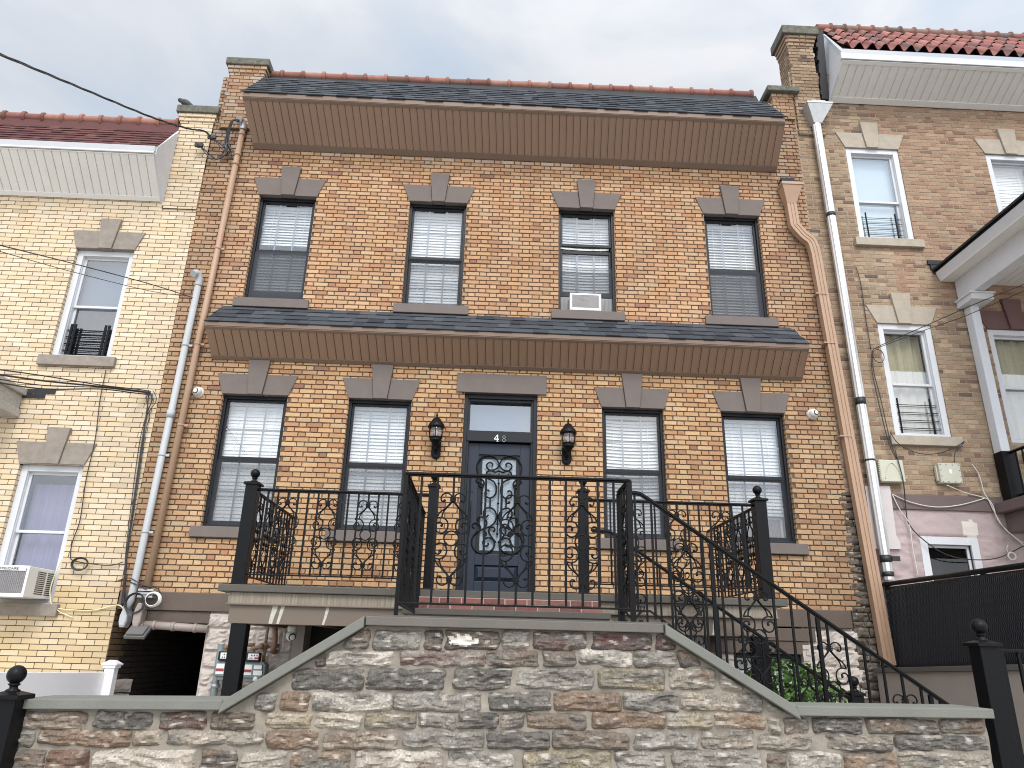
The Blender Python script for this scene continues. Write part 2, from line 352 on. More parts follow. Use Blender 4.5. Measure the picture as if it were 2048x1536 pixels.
def pick(R, pal):
    t = R.random() * sum(p[1] for p in pal)
    for c, w in pal:
        t -= w
        if t <= 0: return c
    return pal[-1][0]
TAN_PAL = [(lin(226, 182, 137), 4), (lin(219, 170, 123), 5), (lin(220, 170, 126), 4), (lin(210, 159, 116), 4), (lin(203, 149, 109), 2.8), (lin(190, 137, 103), 0.8), (lin(172, 123, 102), 0.25), (lin(212, 176, 137), 1.8)]
def tan_col(x, z, R):
    c = pick(R, TAN_PAL); j = R.uniform(0.92, 1.05)
    n = noise.noise(Vector((x * 0.5, z * 0.5, 3.1)))
    s = 0.86 * j * (1 + 0.13 * n + 0.07 * noise.noise(Vector((x * 1.7, z * 1.3, 8.8))))
    # weathered, sootier brick by both party walls; a little darker below the cornice
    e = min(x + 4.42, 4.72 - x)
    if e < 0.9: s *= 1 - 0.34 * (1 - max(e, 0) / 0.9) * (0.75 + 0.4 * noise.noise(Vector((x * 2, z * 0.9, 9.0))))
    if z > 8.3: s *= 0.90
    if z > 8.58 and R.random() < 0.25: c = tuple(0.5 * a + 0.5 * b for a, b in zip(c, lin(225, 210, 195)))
    g = sum(c) / 3
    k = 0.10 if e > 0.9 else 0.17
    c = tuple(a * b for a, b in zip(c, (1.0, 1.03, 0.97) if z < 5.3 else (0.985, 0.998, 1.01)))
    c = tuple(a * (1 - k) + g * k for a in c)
    return scl(c, s)
MORTAR_TAN = lin(116, 100, 83)
CREAM_PAL = [(lin(240, 217, 182), 4), (lin(237, 211, 172), 4), (lin(232, 208, 175), 3), (lin(243, 223, 194), 2)]
def cream_col(x, z, R):
    c = pick(R, CREAM_PAL); s = 0.76 * R.uniform(0.93, 1.04) * (1 + .07 * noise.noise(Vector((x * .8, z * .6, 2.0))))
    if x > -4.75: s *= 0.93 + .06 * noise.noise(Vector((x * 3, z * 1.2, 0)))
    if z < 2.2: s *= 0.94; c = tuple(a * b for a, b in zip(c, (1.0, 0.97, 0.86)))
    if R.random() < 0.02: s *= 0.85
    return scl(c, s)
MORTAR_CREAM = lin(66, 56, 47)
OLD_PAL = [(lin(183, 157, 131), 5), (lin(174, 148, 123), 5), (lin(167, 140, 117), 3), (lin(156, 129, 110), 2), (lin(138, 112, 98), .8), (lin(193, 168, 141), 2), (lin(120, 101, 92), .45)]
def old_col(x, z, R):
    c = pick(R, OLD_PAL); s = 0.92 * R.uniform(0.88, 1.08)
    if x > 5.9 and z > 6.6: c = tuple(a * 0.6 + b * 0.4 for a, b in zip(c, lin(176, 134, 112)))   # later, pinker repair of the upper wall
    if x < 5.5: s *= 0.90
    return scl(c, s)
MORTAR_OLD = lin(168, 154, 132)

# ------------------------------------------------------------------ shared pieces
def lintel(parent, x0, x1, zl, top, keytop, over, m, y=0.0, proud=0.022, keyproud=0.05, kw=0.145, kb=0.092, label=None, cut=None):
    """splayed flat-arch lintel in two wings with a keystone standing proud"""
    xc = 0.5 * (x0 + x1); b = MB()
    zb = zl
    b.prism([(x0 - 0.005, zb), (xc - kb - 0.004, zb), (xc - kb - (kw - kb) * (top - zl) / (keytop - zl) - 0.004, top), (x0 - over, top)], y - proud, y + 0.12)
    b.build("lintel_wing", m, parent, bevel=0.004); b = MB()
    b.prism([(xc + kb + 0.004, zb), (x1 + 0.005, zb), (x1 + over, top), (xc + kb + (kw - kb) * (top - zl) / (keytop - zl) + 0.004, top)], y - proud, y + 0.12)
    o = b.build("lintel_wing", m, parent, bevel=0.004)
    b = MB()
    k = MB(); k.prism([(xc - kb, zb - 0.003), (xc + kb, zb - 0.003), (xc + kw, keytop), (xc - kw, keytop)], y - keyproud, y + 0.055)
    k.build("keystone", m, parent, bevel=0.005)
    return o
def sill(parent, x0, x1, z, th, m, y=0.0, proud=0.06, over=0.1):
    b = MB(); b.box(x0 - over, x1 + over, y - proud, y + 0.13, z - th, z)
    return b.build("sill", m, parent, bevel=0.006)
def ring(b, x0, x1, z0, z1, w, y0, y1, wb=None, wt=None):
    wb = w if wb is None else wb; wt = w if wt is None else wt
    b.box(x0, x0 + w, y0, y1, z0, z1); b.box(x1 - w, x1, y0, y1, z0, z1)
    b.box(x0 + w, x1 - w, y0, y1, z0, z0 + wb); b.box(x0 + w, x1 - w, y0, y1, z1 - wt, z1)
def blind(parent, x0, x1, z0, z1, y, tilt, seed, pitch=0.047, sag=0.0):
    R = random.Random(seed); b = MB(); n = int((z1 - z0) / pitch)
    b.box(x0, x1, y - 0.02, y + 0.03, z1 - 0.04, z1)
    t = math.radians(tilt)
    for i in range(n):
        z = z1 - 0.05 - (i + 0.5) * pitch
        if z < z0: break
        dy, dz = 0.026 * math.cos(t), 0.026 * math.sin(t)
        tt = R.uniform(-0.004, 0.004); segs = 6; top, bot = [], []
        for k in range(segs + 1):
            u = k / segs; x = x0 + (x1 - x0) * u; sg = -sag * 4 * u * (1 - u) * (1 if i % 3 else 1.2)
            top.append((x, y + dy + tt, z + dz + sg)); bot.append((x, y - dy + tt, z - dz + sg))
        for k in range(segs):
            b.face([bot[k], bot[k + 1], top[k + 1], top[k]])
            b.face([(p[0], p[1] + 0.002, p[2] - 0.002) for p in (top[k], top[k + 1], bot[k + 1], bot[k])])
    for fx in (0.18, 0.82):
        x = x0 + (x1 - x0) * fx; b.box(x - 0.002, x + 0.002, y - 0.03, y - 0.027, z0, z1)
    return b.build("blind", M_BLIND, parent)
def dark_window(parent, x0, x1, z0, z1, seed, meet=None, tilt=62, sag=0.0, raised=0.0, lowered=None, y=0.0, gap_bottom=0.0, label=None, screen=.35):
    """black double-hung sash with between-the-glass grille, insect screen and slatted blind"""
    f = MB(); ring(f, x0, x1, z0, z1, 0.042, y + 0.065, y + 0.20); w = f.build("window", M_FRAME, parent, bevel=0.004)
    if label: w["label"] = label
    xa, xb = x0 + 0.042, x1 - 0.042; za, zb = z0 + 0.035, z1 - 0.042
    zm = meet if meet else 0.5 * (z0 + z1)
    upb = zm if lowered is None else lowered
    u = MB(); ring(u, xa, xb, upb, zb, 0.030, y + 0.10, y + 0.135, wb=0.045); u.build("upper_sash", M_FRAME, w, bevel=0.003)
    lo0, lo1 = za + raised, zm + 0.03 + raised
    s = MB(); ring(s, xa, xb, lo0, lo1, 0.034, y + 0.14, y + 0.175, wb=0.065, wt=0.05); s.build("lower_sash", M_FRAME, w, bevel=0.003)
    g = MB(); g.face([(xa + .03, y + .12, upb + .045), (xb - .03, y + .12, upb + .045), (xb - .03, y + .12, zb - .03), (xa + .03, y + .12, zb - .03)]); g.build("upper_pane", M_GLASS, w)
    g = MB(); g.face([(xa + .034, y + .16, lo0 + .06), (xb - .034, y + .16, lo0 + .06), (xb - .034, y + .16, lo1 - .05), (xa + .034, y + .16, lo1 - .05)]); g.build("lower_pane", M_GLASS, w)
    m = MB(); wx = xb - xa
    for (pz0, pz1, yy) in ((upb + .045, zb - .03, y + .126), (lo0 + .065, lo1 - .05, y + .166)):
        for k in (1, 2): m.box(xa + wx * k / 3 - .0105, xa + wx * k / 3 + .0105, yy, yy + .006, pz0, pz1)
        zc = 0.5 * (pz0 + pz1); m.box(xa + .03, xb - .03, yy + .001, yy + .005, zc - .0105, zc + .0105)
    m.build("muntin_grille", M_MUNTIN, w)
    sc = MB(); sc.face([(xa, y + .09, za), (xb, y + .09, za), (xb, y + .09, zm), (xa, y + .09, zm)]); sc.build("insect_screen", screen_mat(screen), w)
    blind(w, xa + 0.012, xb - 0.012, z0 + 0.04 + gap_bottom, zb - 0.01, y + 0.235, tilt, seed, sag=sag)
    return w
def white_window(parent, x0, x1, z0, z1, y, glassm, seed, meet=None, casing=0.075, label=None, behind='curtain', guard=False, depth=0.10):
    f = MB(); ring(f, x0, x1, z0, z1, casing, y + depth - 0.06, y + depth + 0.10, wb=0.05, wt=casing)
    ring(f, x0 + casing * .7, x1 - casing * .7, z0 + .02, z1 - casing * .7, 0.03, y + depth - 0.03, y + depth + 0.09)
    w = f.build("window", M_WTRIM, parent, bevel=0.005)
    if label: w["label"] = label
    xa, xb, za, zb = x0 + casing, x1 - casing, z0 + .05, z1 - casing
    zm = meet or 0.5 * (za + zb)
    u = MB(); ring(u, xa, xb, zm - 0.02, zb, 0.035, y + depth, y + depth + .03); u.build("upper_sash", M_WTRIM, w, bevel=0.003)
    s = MB(); ring(s, xa, xb, za, zm + 0.02, 0.035, y + depth + .035, y + depth + .065); s.build("lower_sash", M_WTRIM, w, bevel=0.003)
    g = MB(); g.face([(xa, y + depth + .016, zm), (xb, y + depth + .016, zm), (xb, y + depth + .016, zb), (xa, y + depth + .016, zb)]); g.build("upper_pane", glassm, w)
    g = MB(); g.face([(xa, y + depth + .05, za), (xb, y + depth + .05, za), (xb, y + depth + .05, zm), (xa, y + depth + .05, zm)]); g.build("lower_pane", glassm, w)
    return w, xa, xb, za, zb, zm
def curtain(parent, x0, x1, z0, z1, y, m, amp=0.02, freq=38, name="curtain", seed=0):
    b = MB(); n = max(12, int((x1 - x0) / 0.012)); R = random.Random(seed); ph = R.random() * 6
    pr = [(x0 + (x1 - x0) * k / n, y + amp * (math.sin(ph + freq * (x1 - x0) * k / n) + 0.4 * math.sin(2.3 * freq * (x1 - x0) * k / n))) for k in range(n + 1)]
    vs = [(p[0], p[1], z0) for p in pr] + [(p[0], p[1], z1) for p in pr]
    b.raw(vs, [(k, k + 1, n + 2 + k, n + 1 + k) for k in range(n)], smooth=True)
    return b.build(name, m, parent)
def window_guard(parent, x0, x1, z0, z1, y, posts=(0.1, 0.88), rails=4, r=0.007, m=None):
    b = MB()
    for k in range(rails): zz = z0 + (z1 - z0) * (k + 0.6) / rails; b.tube([(x0, y, zz), (x1, y, zz)], r * 0.8, 6); b.tube([(x0, y + .012, zz - .02), (x1, y + .012, zz - .02)], r * 0.55, 6)
    for p in posts: xx = x0 + (x1 - x0) * p; b.box(xx - r * 1.3, xx + r * 1.3, y - .012, y + .006, z0 - 0.02, z1 + 0.05)
    return b.build("window_guard", m or M_IRON, parent)

def shingle_slope(parent, top, bot, rows, pal, seed, lip=0.012, name="shingle_roof", wr=(0.10, 0.30)):
    """top/bot = (x0, x1, y, z): laminated shingles in overlapping courses"""
    R = random.Random(seed); b = MB()
    tv0, tv1 = Vector((top[0], top[2], top[3])), Vector((top[1], top[2], top[3])); bv0, bv1 = Vector((bot[0], bot[2], bot[3])), Vector((bot[1], bot[2], bot[3]))
    nrm = (bv1 - bv0).cross(tv0 - bv0).normalized()
    if nrm.z < 0: nrm = -nrm
    P = lambda u, v, h: (bv0.lerp(bv1, u)).lerp(tv0.lerp(tv1, u), v) + nrm * h
    L = (bv1 - bv0).length
    b.face([P(0, 0, 0), P(1, 0, 0), P(1, 1, 0), P(0, 1, 0)], pal[0][0])
    for r in range(rows):
        v0, v1 = r / rows, min(1.0, (r + 1.12) / rows); u = -R.random() * 0.2 / L; thick = R.random() < 0.5
        while u < 1:
            w = R.uniform(*wr) / L; ua, ub = max(0, u), min(1, u + w); u += w
            if ub - ua < 0.002: continue
            thick = not thick
            h = lip * (1.5 if thick else 0.9) + R.uniform(0, 0.001)
            vv = v0 - (0.012 if thick else 0) + R.uniform(-.006, .006)
            c = scl(pick(R, pal), R.uniform(0.85, 1.12))
            q = [P(ua, vv, h), P(ub, vv, h), P(ub, v1, lip * 0.2), P(ua, v1, lip * 0.2)]
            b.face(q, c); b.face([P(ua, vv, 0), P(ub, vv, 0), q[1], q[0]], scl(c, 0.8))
            b.face([P(ua, vv, 0), q[0], q[3], P(ua, v1, 0)], c); b.face([P(ub, vv, 0), P(ub, v1, 0), q[2], q[1]], c)
    return b.build(name, M_SHINGLE, parent)
def soffit(parent, front, back, m, spacing, seed=0, name="soffit", fascia=0.07, trim=0.09):
    """front/back = (x0, x1, y, z); grooved planks from the front lip back to the wall, fascia at the lip and a flat board at the wall"""
    f0, f1 = Vector((front[0], front[2], front[3])), Vector((front[1], front[2], front[3])); b0, b1 = Vector((back[0], back[2], back[3])), Vector((back[1], back[2], back[3]))
    nrm = (f1 - f0).cross(b0 - f0).normalized()
    if nrm.z > 0: nrm = -nrm
    P = lambda u, v, h: (f0.lerp(f1, u)).lerp(b0.lerp(b1, u), v) + nrm * h
    L = (b1 - b0).length; D = (b0 - f0).length; b = MB()
    b.face([P(0, 0, 0), P(1, 0, 0), P(1, 1, 0), P(0, 1, 0)])
    n = int(L / spacing); vt = 1 - trim / D; vf = fascia * 0.6 / D; g = 0.006 / L
    R = random.Random(seed)
    for k in range(n):
        ua, ub = k / n + g, (k + 1) / n - g; h = 0.011 + R.uniform(0, 0.0012)
        if k == 0: ua = 0
        if k == n - 1: ub = 1
        q = [(P(ua, vf, h)), (P(ub, vf, h)), (P(ub, vt, h)), (P(ua, vt, h))]; z = [P(ua, vf, 0), P(ub, vf, 0), P(ub, vt, 0), P(ua, vt, 0)]
        b.hull8(q, z)
        if k % 1 == 0:  # moulded bead in the middle of each plank edge
            ue = ub - g * 1.6
            b.hull8([P(ue, vf, h + .004), P(ub, vf, h + .004), P(ub, vt, h + .004), P(ue, vt, h + .004)], [P(ue, vf, h), P(ub, vf, h), P(ub, vt, h), P(ue, vt, h)])
    o = b.build(name, m, parent)
    t = MB()
    t.hull8([P(0, vt, .02), P(1, vt, .02), P(1, 1, .02), P(0, 1, .02)], [P(0, vt, .0), P(1, vt, .0), P(1, 1, .0), P(0, 1, .0)])
    t.hull8([P(0, -0.004, .018), P(1, -0.004, .018), P(1, vf, .018), P(0, vf, .018)], [P(0, -0.004, 0), P(1, -0.004, 0), P(1, vf, 0), P(0, vf, 0)])
    up = Vector((0, 0, fascia))
    y = Vector((0, -0.012, 0))
    t.hull8([f0 + y, f1 + y, f1 + y + up, f0 + y + up], [f0 - y, f1 - y, f1 - y + up, f0 - y + up])
    t.build("trim_board", M_SOFFIT_TRIM if m in (M_SOFFIT, M_SOFFIT2) else m, parent, bevel=0.003)
    return o
def end_panel(parent, x, th, pts, m, name="end_panel"):
    """triangle-ish cheek closing the end of a pent roof; pts are (y, z)"""
    b = MB(); n = len(pts); vs = [(x, p[0], p[1]) for p in pts] + [(x + th, p[0], p[1]) for p in pts]
    fs = [tuple(range(n)), tuple(range(2 * n - 1, n - 1, -1))] + [(i, (i + 1) % n, (i + 1) % n + n, i + n) for i in range(n)]
    b.raw(vs, fs); return b.build(name, m, parent)
def ridge_tiles(parent, p0, p1, n, r, seed, pal, name="ridge_tile_row"):
    R = random.Random(seed); b = MB(); p0, p1 = Vector(p0), Vector(p1)
    for k in range(n):
        a, c = p0.lerp(p1, k / n), p0.lerp(p1, (k + 1.06) / n); d = (c - a); col = scl(pick(R, pal), R.uniform(0.8, 1.1)); j = Vector((0, 0, R.uniform(-.006, .006)))
        b.tube([a + j, a + d * .2 + j, a + d * .8 + j, a + d * .86 + j, a + d * .865 + j, a + d * .97 + j, a + d * 1.0 + j], r, 12, col, rf=lambda t: (0.96, 0.98, 1.0, 1.03, 1.32, 1.34, 1.1)[min(6, int(round(t * 6)))])
    return b.build(name, M_CLAY, parent)

def ac_unit(x0, x1, z0, z1, yf, yb, label, brand=False):
    t = thing("air_conditioner", (0.5 * (x0 + x1), yb, z0), label, "air conditioner", "window air conditioners")
    b = MB(); b.box(x0, x1, yf + .012, yb, z0, z1); b.build("casing", M_PLASTIC, t, bevel=0.008)
    w, h = x1 - x0, z1 - z0
    f = MB(); ring(f, x0 - .004, x1 + .004, z0 - .004, z1 + .004, 0.03, yf, yf + .012, wb=0.04); f.build("front_frame", M_PLASTIC, t, bevel=0.004)
    g = MB(); g.box(x0 + .03, x1 - .03, yf + .008, yf + .0115, z0 + .04, z1 - .03)
    n = 26
    for k in range(n): xx = x0 + .035 + (w - .07) * k / (n - 1); g.box(xx - .0025, xx + .0025, yf + .002, yf + .008, z0 + .04, z1 - .03)
    for k in range(14): zz = z0 + .05 + (h - .09) * k / 13; g.box(x0 + .03, x1 - .03, yf + .0045, yf + .0075, zz - .0015, zz + .0015)
    g.build("condenser_grille", mat("condenser_fins", lin(150, 146, 146), rough=0.5, metallic=0.3, noise_amt=0.2, noise_scale=6) if "condenser_fins" not in MATS else MATS["condenser_fins"], t)
    v = MB(); m = 12
    for s in (x1,):
        for c0 in (0.30, 0.62):
            for k in range(m): zz = z0 + h * (0.14 + 0.72 * k / (m - 1)); v.box(s, s + .003, yf + (yb - yf) * c0, yf + (yb - yf) * (c0 + 0.26), zz - .0055, zz + .0055)
    v.build("side_louvre", M_LENS, t)
    return t

# ------------------------------------------------------------------ ground, street
g = MB(); g.box(-60, 60, -8.0, -5.0, -0.3, 0.0); tag(g.build("sidewalk", M_CONCRETE), None, kind="structure")
g = MB(); g.box(-60, 60, -17, -8.02, -0.4, -0.13); tag(g.build("road", M_ASPHALT), None, kind="structure")
g = MB(); g.box(-60, 60, -8.02, -7.87, -0.35, 0.004); tag(g.build("kerb", M_BLUESTONE), None, kind="structure")
g = MB(); g.box(-1500, 1500, -1500, 1500, -2.5, -0.45); tag(g.build("ground", M_EARTH), None, kind="structure")
g = MB(); g.box(-12, 12, -4.55, 9, -0.4, 0.72); tag(g.build("yard_ground", M_EARTH), None, kind="structure")

# ------------------------------------------------------------------ the tan brick house in the middle
house = thing("brick_house", (0.15, 0.0, 2.16), "tan brick two-storey row house with brown pent roofs and number 48 over its dark door", "house", "attached brick row houses")
XL, XR = -4.41, 4.72
avg = lambda *v: sum(v) / len(v)
ZUL = avg(Z(819, 403), Z(934, 407), Z(1116, 417), Z(1229, 421), Z(1406, 427)); ZUS = avg(Z(604, 601), Z(803, 610), Z(923, 614), Z(1116, 624), Z(1233, 627), Z(1423, 634))
ZLL = avg(Z(697, 797.5), Z(447, 788), Z(1203, 813), Z(1441, 822)); ZLS = avg(Z(397, 1053), Z(652, 1062), Z(1228, 1075), Z(1597, 1089))
UP = [(-3.47, -2.645), (-1.285, -0.442), (0.905, 1.735), (3.065, 3.90)]
UP = [(avg(X(519, 389), X(484, 597)), avg(X(634.5, 389), X(604.5, 601.5))), (avg(X(818, 403), X(803.5, 610)), avg(X(934, 407), X(923.5, 614))),
      (avg(X(1116.5, 417), X(1116.5, 624)), avg(X(1229.5, 421), X(1233, 627))), (avg(X(1406.5, 427), X(1423, 634)), avg(X(1520, 430), X(1537, 636)))]
LO = [(avg(X(447.5, 788), X(397.5, 1053)), avg(X(578, 792), X(549.5, 975))), (X(697, 797.5), avg(X(824.5, 800.5), X(813, 940))),
      (X(1203, 813), avg(X(1327, 816), X(1336, 993))), (X(1441, 822), avg(X(1568.5, 828), X(1597, 1089)))]
DX0, DX1 = avg(X(929.5, 786), X(911, 1140)), avg(X(1076, 790), X(1071.5, 1143)); DZ1 = avg(Z(929.5, 786), Z(1076, 790)); DZ0 = 2.135
ZBAND = 2.158
holes = [(a, b, ZUS, ZUL) for a, b in UP] + [(a, b, ZLS, ZLL) for a, b in LO] + [(DX0, DX1, ZBAND - 0.1, DZ1)]
b = MB()
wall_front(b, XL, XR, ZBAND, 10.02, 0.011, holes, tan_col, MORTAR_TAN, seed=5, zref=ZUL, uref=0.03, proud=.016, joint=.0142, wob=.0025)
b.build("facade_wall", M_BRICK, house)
ALX = X(405, 1300); ALZ = Z(405, 1247)
b = MB(); b.box(ALX + .06, XR, 0.42, 9.0, 0.7, 9.95); b.box(XL, ALX + .059, 0.42, 9.0, ALZ + .2, 9.95); b.box(XL, XR, 0.02, 0.45, 9.93, 9.99); b.box(XL, XR, 0.40, 0.4195, 2.1, 9.9)
b.build("dark_room_backing", M_DARK, house)  # dark backing put behind the windows for the shade of unlit rooms
names_u = ["upper window with its sash pushed up a little", None, "upper window shortened by an air conditioner", None]
meets = [Z(560, 499), Z(870, 513), Z(1173, 530), Z(1470, 537)]
for i, (a, c) in enumerate(UP):
    kw = dict(meet=meets[i], screen=(.60, .24, .42, .56)[i])
    if i == 0: kw.update(raised=0.10, tilt=63)
    if i == 2: kw.update(lowered=Z(1173, 487), raised=0.28, tilt=65, sag=0.012, gap_bottom=0.3)
    if i == 3: kw.update(tilt=56)
    if i == 1: kw.update(tilt=70)
    w = dark_window(house, a, c, ZUS, ZUL, 20 + i, label=names_u[i], **kw)
    lintel(w, a, c, ZUL, Z(508, 355) if i == 0 else ZUL + 0.285, ZUL + 0.49, 0.115, M_BROWNSTONE)
    sill(w, a, c, ZUS, 0.135, M_BROWNSTONE)
    if i == 2:
        m = MB(); xx = a + 0.05
        while xx < c - 0.05: m.box(xx, xx + 0.010, 0.135, 0.15 + 0.008, ZUS + 0.02, ZUS + 0.29); xx += 0.02
        m.box(a + 0.042, c - 0.042, 0.15, 0.156, ZUS + 0.02, ZUS + 0.3); m.build("accordion_panel", M_PLASTIC, w)
for i, (a, c) in enumerate(LO):
    w = dark_window(house, a, c, ZLS, ZLL, 40 + i, tilt=(76, 66, 58, 69)[i], sag=(0, 0.004, 0.014, 0.0)[i], meet=(Z(500, 917), Z(752, 929), Z(1270, 942), Z(1512, 955))[i], gap_bottom=(0, 0, 0, 0.36)[i], screen=(.34, .30, .34, .22)[i])
    lintel(w, a, c, ZLL, ZLL + 0.285, ZLL + 0.485, 0.10, M_BROWNSTONE)
    sill(w, a, c, ZLS, 0.135, M_BROWNSTONE)
# door lintel, door, transom
b = MB(); b.box(X(914, 765), X(1093, 770), -0.035, 0.14, DZ1, Z(1000, 750)); b.build("door_lintel", M_BROWNSTONE, house, bevel=0.006)
dr = MB(); ring(dr, DX0, DX1, DZ0 + .02, DZ1, 0.055, 0.045, 0.24, wb=0.01, wt=0.06); ring(dr, DX0 + .05, DX1 - .05, DZ0 + .03, DZ1 - .055, 0.035, 0.075, 0.24, wb=0.01, wt=0.04)
ZT0, ZT1 = Z(1000, 885, 0.1), Z(1000, 869, 0.1)
dr.box(DX0 + .055, DX1 - .055, 0.06, 0.22, ZT0, ZT1 + 0.035)
door = dr.build("front_door", M_FRAME, house, bevel=0.004); door["label"] = "dark blue front door behind scrolled ironwork"
tx0, tx1 = DX0 + .085, DX1 - .085
b = MB(); b.face([(tx0, 0.15, ZT1 + .03), (tx1, 0.15, ZT1 + .03), (tx1, 0.15, DZ1 - .09), (tx0, 0.15, DZ1 - .09)]); b.build("transom_pane", M_GLASS_SKY, door)
b = MB(); b.face([(tx0, 0.21, ZT1 + .03), (tx1, 0.21, ZT1 + .03), (tx1, 0.21, DZ1 - .09), (tx0, 0.21, DZ1 - .09)]); b.build("transom_shade", mat("pale_shade", lin(128, 142, 162), rough=0.8), door)
YD = 0.13
lx0, lx1, lz0, lz1 = DX0 + .085, DX1 - .085, DZ0 + .03, ZT0 - 0.01
gx0, gx1 = X(957, 930, YD), X(1040, 930, YD); gz1, gz0 = Z(998, 910, YD), Z(997, 1109, YD)
b = MB()
b.box(lx0, gx0, YD, YD + .05, lz0, lz1); b.box(gx1, lx1, YD, YD + .05, lz0, lz1); b.box(gx0, gx1, YD, YD + .05, gz1, lz1)
pz1, pz0 = Z(992, 1131, YD), Z(992, 1163, YD)
b.box(gx0, gx1, YD, YD + .05, pz1, gz0); b.box(gx0, gx1, YD, YD + .05, lz0, pz0)
b.build("door_leaf", M_DOOR, door, bevel=0.004)
b = MB(); px0, px1 = gx0 + .0, gx1 - .0
b.hull8([(px0 + .05, YD - .004, pz0 + .05), (px1 - .05, YD - .004, pz0 + .05), (px1 - .05, YD - .004, pz1 - .045), (px0 + .05, YD - .004, pz1 - .045)], [(px0, YD + .03, pz0), (px1, YD + .03, pz0), (px1, YD + .03, pz1), (px0, YD + .03, pz1)])
b.build("raised_panel", M_DOOR, door)
b = MB(); ring(b, gx0, gx1, gz0, gz1, 0.05, YD + .02, YD + .045); b.build("glazing_bead", M_FRAME, door)
b = MB(); b.box(gx0 + .05, gx1 - .05, YD + .035, YD + .042, gz0 + .05, gz1 - .05); b.build("obscured_pane", M_FROST, door)
# door grille: scrolls read from the photograph as (dx px from the axis, y px)
XC = 0.5 * (gx0 + gx1)
def z1(pts): return [((x - 655) / 6.68, 770 + y / 6.68) for x, y in pts]
def z2(pts): return [((x - 640 + (0) ) / 6.68, 960 + y / 6.68) for x, y in pts]
CUR = [
 z1([(400, 1200), (385, 1110), (400, 1040), (450, 970), (530, 943), (600, 970), (645, 1040), (645, 1090), (600, 1135), (540, 1140), (505, 1100), (510, 1060), (545, 1040), (575, 1060), (568, 1090)]),
 z1([(655, 1150), (610, 1165), (560, 1150), (520, 1160), (505, 1190), (530, 1205), (550, 1190)]),
 z1([(520, 1255), (590, 1290), (625, 1360), (625, 1440), (590, 1500), (540, 1512), (500, 1480), (500, 1430), (530, 1410), (545, 1430)]),
 z1([(400, 1260), (385, 1290), (400, 1310), (420, 1300)]),
 z1([(430, 1255), (470, 1290), (480, 1330), (465, 1370), (430, 1360), (425, 1330), (450, 1320)]),
 z2([(545, 240), (545, 375)]),
 z2([(530, 470), (505, 500), (475, 480), (475, 425), (500, 385), (550, 375), (600, 410), (625, 480), (610, 560), (560, 620), (480, 660), (400, 710), (355, 780), (345, 860), (380, 940), (450, 985), (530, 980), (590, 930), (612, 860), (590, 800), (540, 775), (490, 800), (478, 850), (505, 890), (540, 870), (535, 845)]),
 z2([(445, 60), (445, 470)]),
 z2([(415, 560), (410, 520), (440, 500), (490, 520), (515, 580), (500, 630), (470, 660)]),
 z2([(440, 690), (440, 630), (400, 585), (355, 600), (350, 640), (375, 650)]),
 z2([(630, 840), (560, 740), (540, 680), (560, 635), (600, 640), (610, 680), (585, 685)]),
 z2([(470, 680), (500, 700), (515, 735), (490, 750), (475, 730)]),
]
gr = MB(); seen = {}
def dpt(dx, y, s): return (XC + s * dx * 0.00735, YD - 0.005, Z(998, y, YD))
for cu in CUR:
    for s in (1, -1): gr.tube(spline([dpt(dx, y, s) for dx, y in cu], 5), 0.0112, 6)
gr.tube([dpt(0, 943, 1), dpt(0, 1075, 1)], 0.007, 6)
for y in (951, 967, 1007, 1048, 1068):
    gr.sphere(dpt(0, y, 1), 0.016, 8, 6)
for y in (1007, 975):
    for s in (-1, 1): gr.sphere(dpt(-29.2, y, s), 0.014, 8, 6)
gr.build("scroll_grille", M_IRON, door)
b = MB()
for s in (0.0, 0.045): b.tube([(lx0 + .03 + s, YD - .004, Z(940, 984, YD) - .012), (lx0 + .03 + s * .9, YD - .012, Z(940, 984, YD) + .012)], 0.005, 6)
b.tube(spline([(lx0 + .06, YD - .01, Z(944, 1003, YD)), (lx0 + .058, YD - .035, Z(944, 1015, YD)), (lx0 + .058, YD - .04, Z(944, 1045, YD)), (lx0 + .052, YD - .03, Z(942, 1066, YD)), (lx0 + .045, YD - .01, Z(941, 1075, YD))], 5), 0.010, 8)
b.build("pull_handle", M_IRON, door)
def text_mesh(s, size, depth, m, name, parent, loc, font_scale=(1, 1), italic=False):
    cu = bpy.data.curves.new(name, 'FONT'); cu.body = s; cu.size = size; cu.extrude = depth; cu.align_x = 'CENTER'; cu.align_y = 'CENTER'
    o = bpy.data.objects.new(name, cu); scene.collection.objects.link(o)
    bpy.context.view_layer.update()
    me = bpy.data.meshes.new_from_object(o.evaluated_get(bpy.context.evaluated_depsgraph_get()))
    bpy.data.objects.remove(o); bpy.data.curves.remove(cu)
    me.transform(Matrix.Rotation(math.pi / 2, 4, 'X') @ Matrix.Diagonal((font_scale[0], font_scale[1], 1, 1)))
    me.materials.clear(); me.materials.append(m)
    return link(name, me, parent, loc=loc)
M_NUM = mat("bright_metal_numeral", lin(235, 233, 228), rough=0.3, metallic=0.3); M_NUM2 = mat("tarnished_numeral", lin(132, 132, 134), rough=0.35, metallic=0.3)
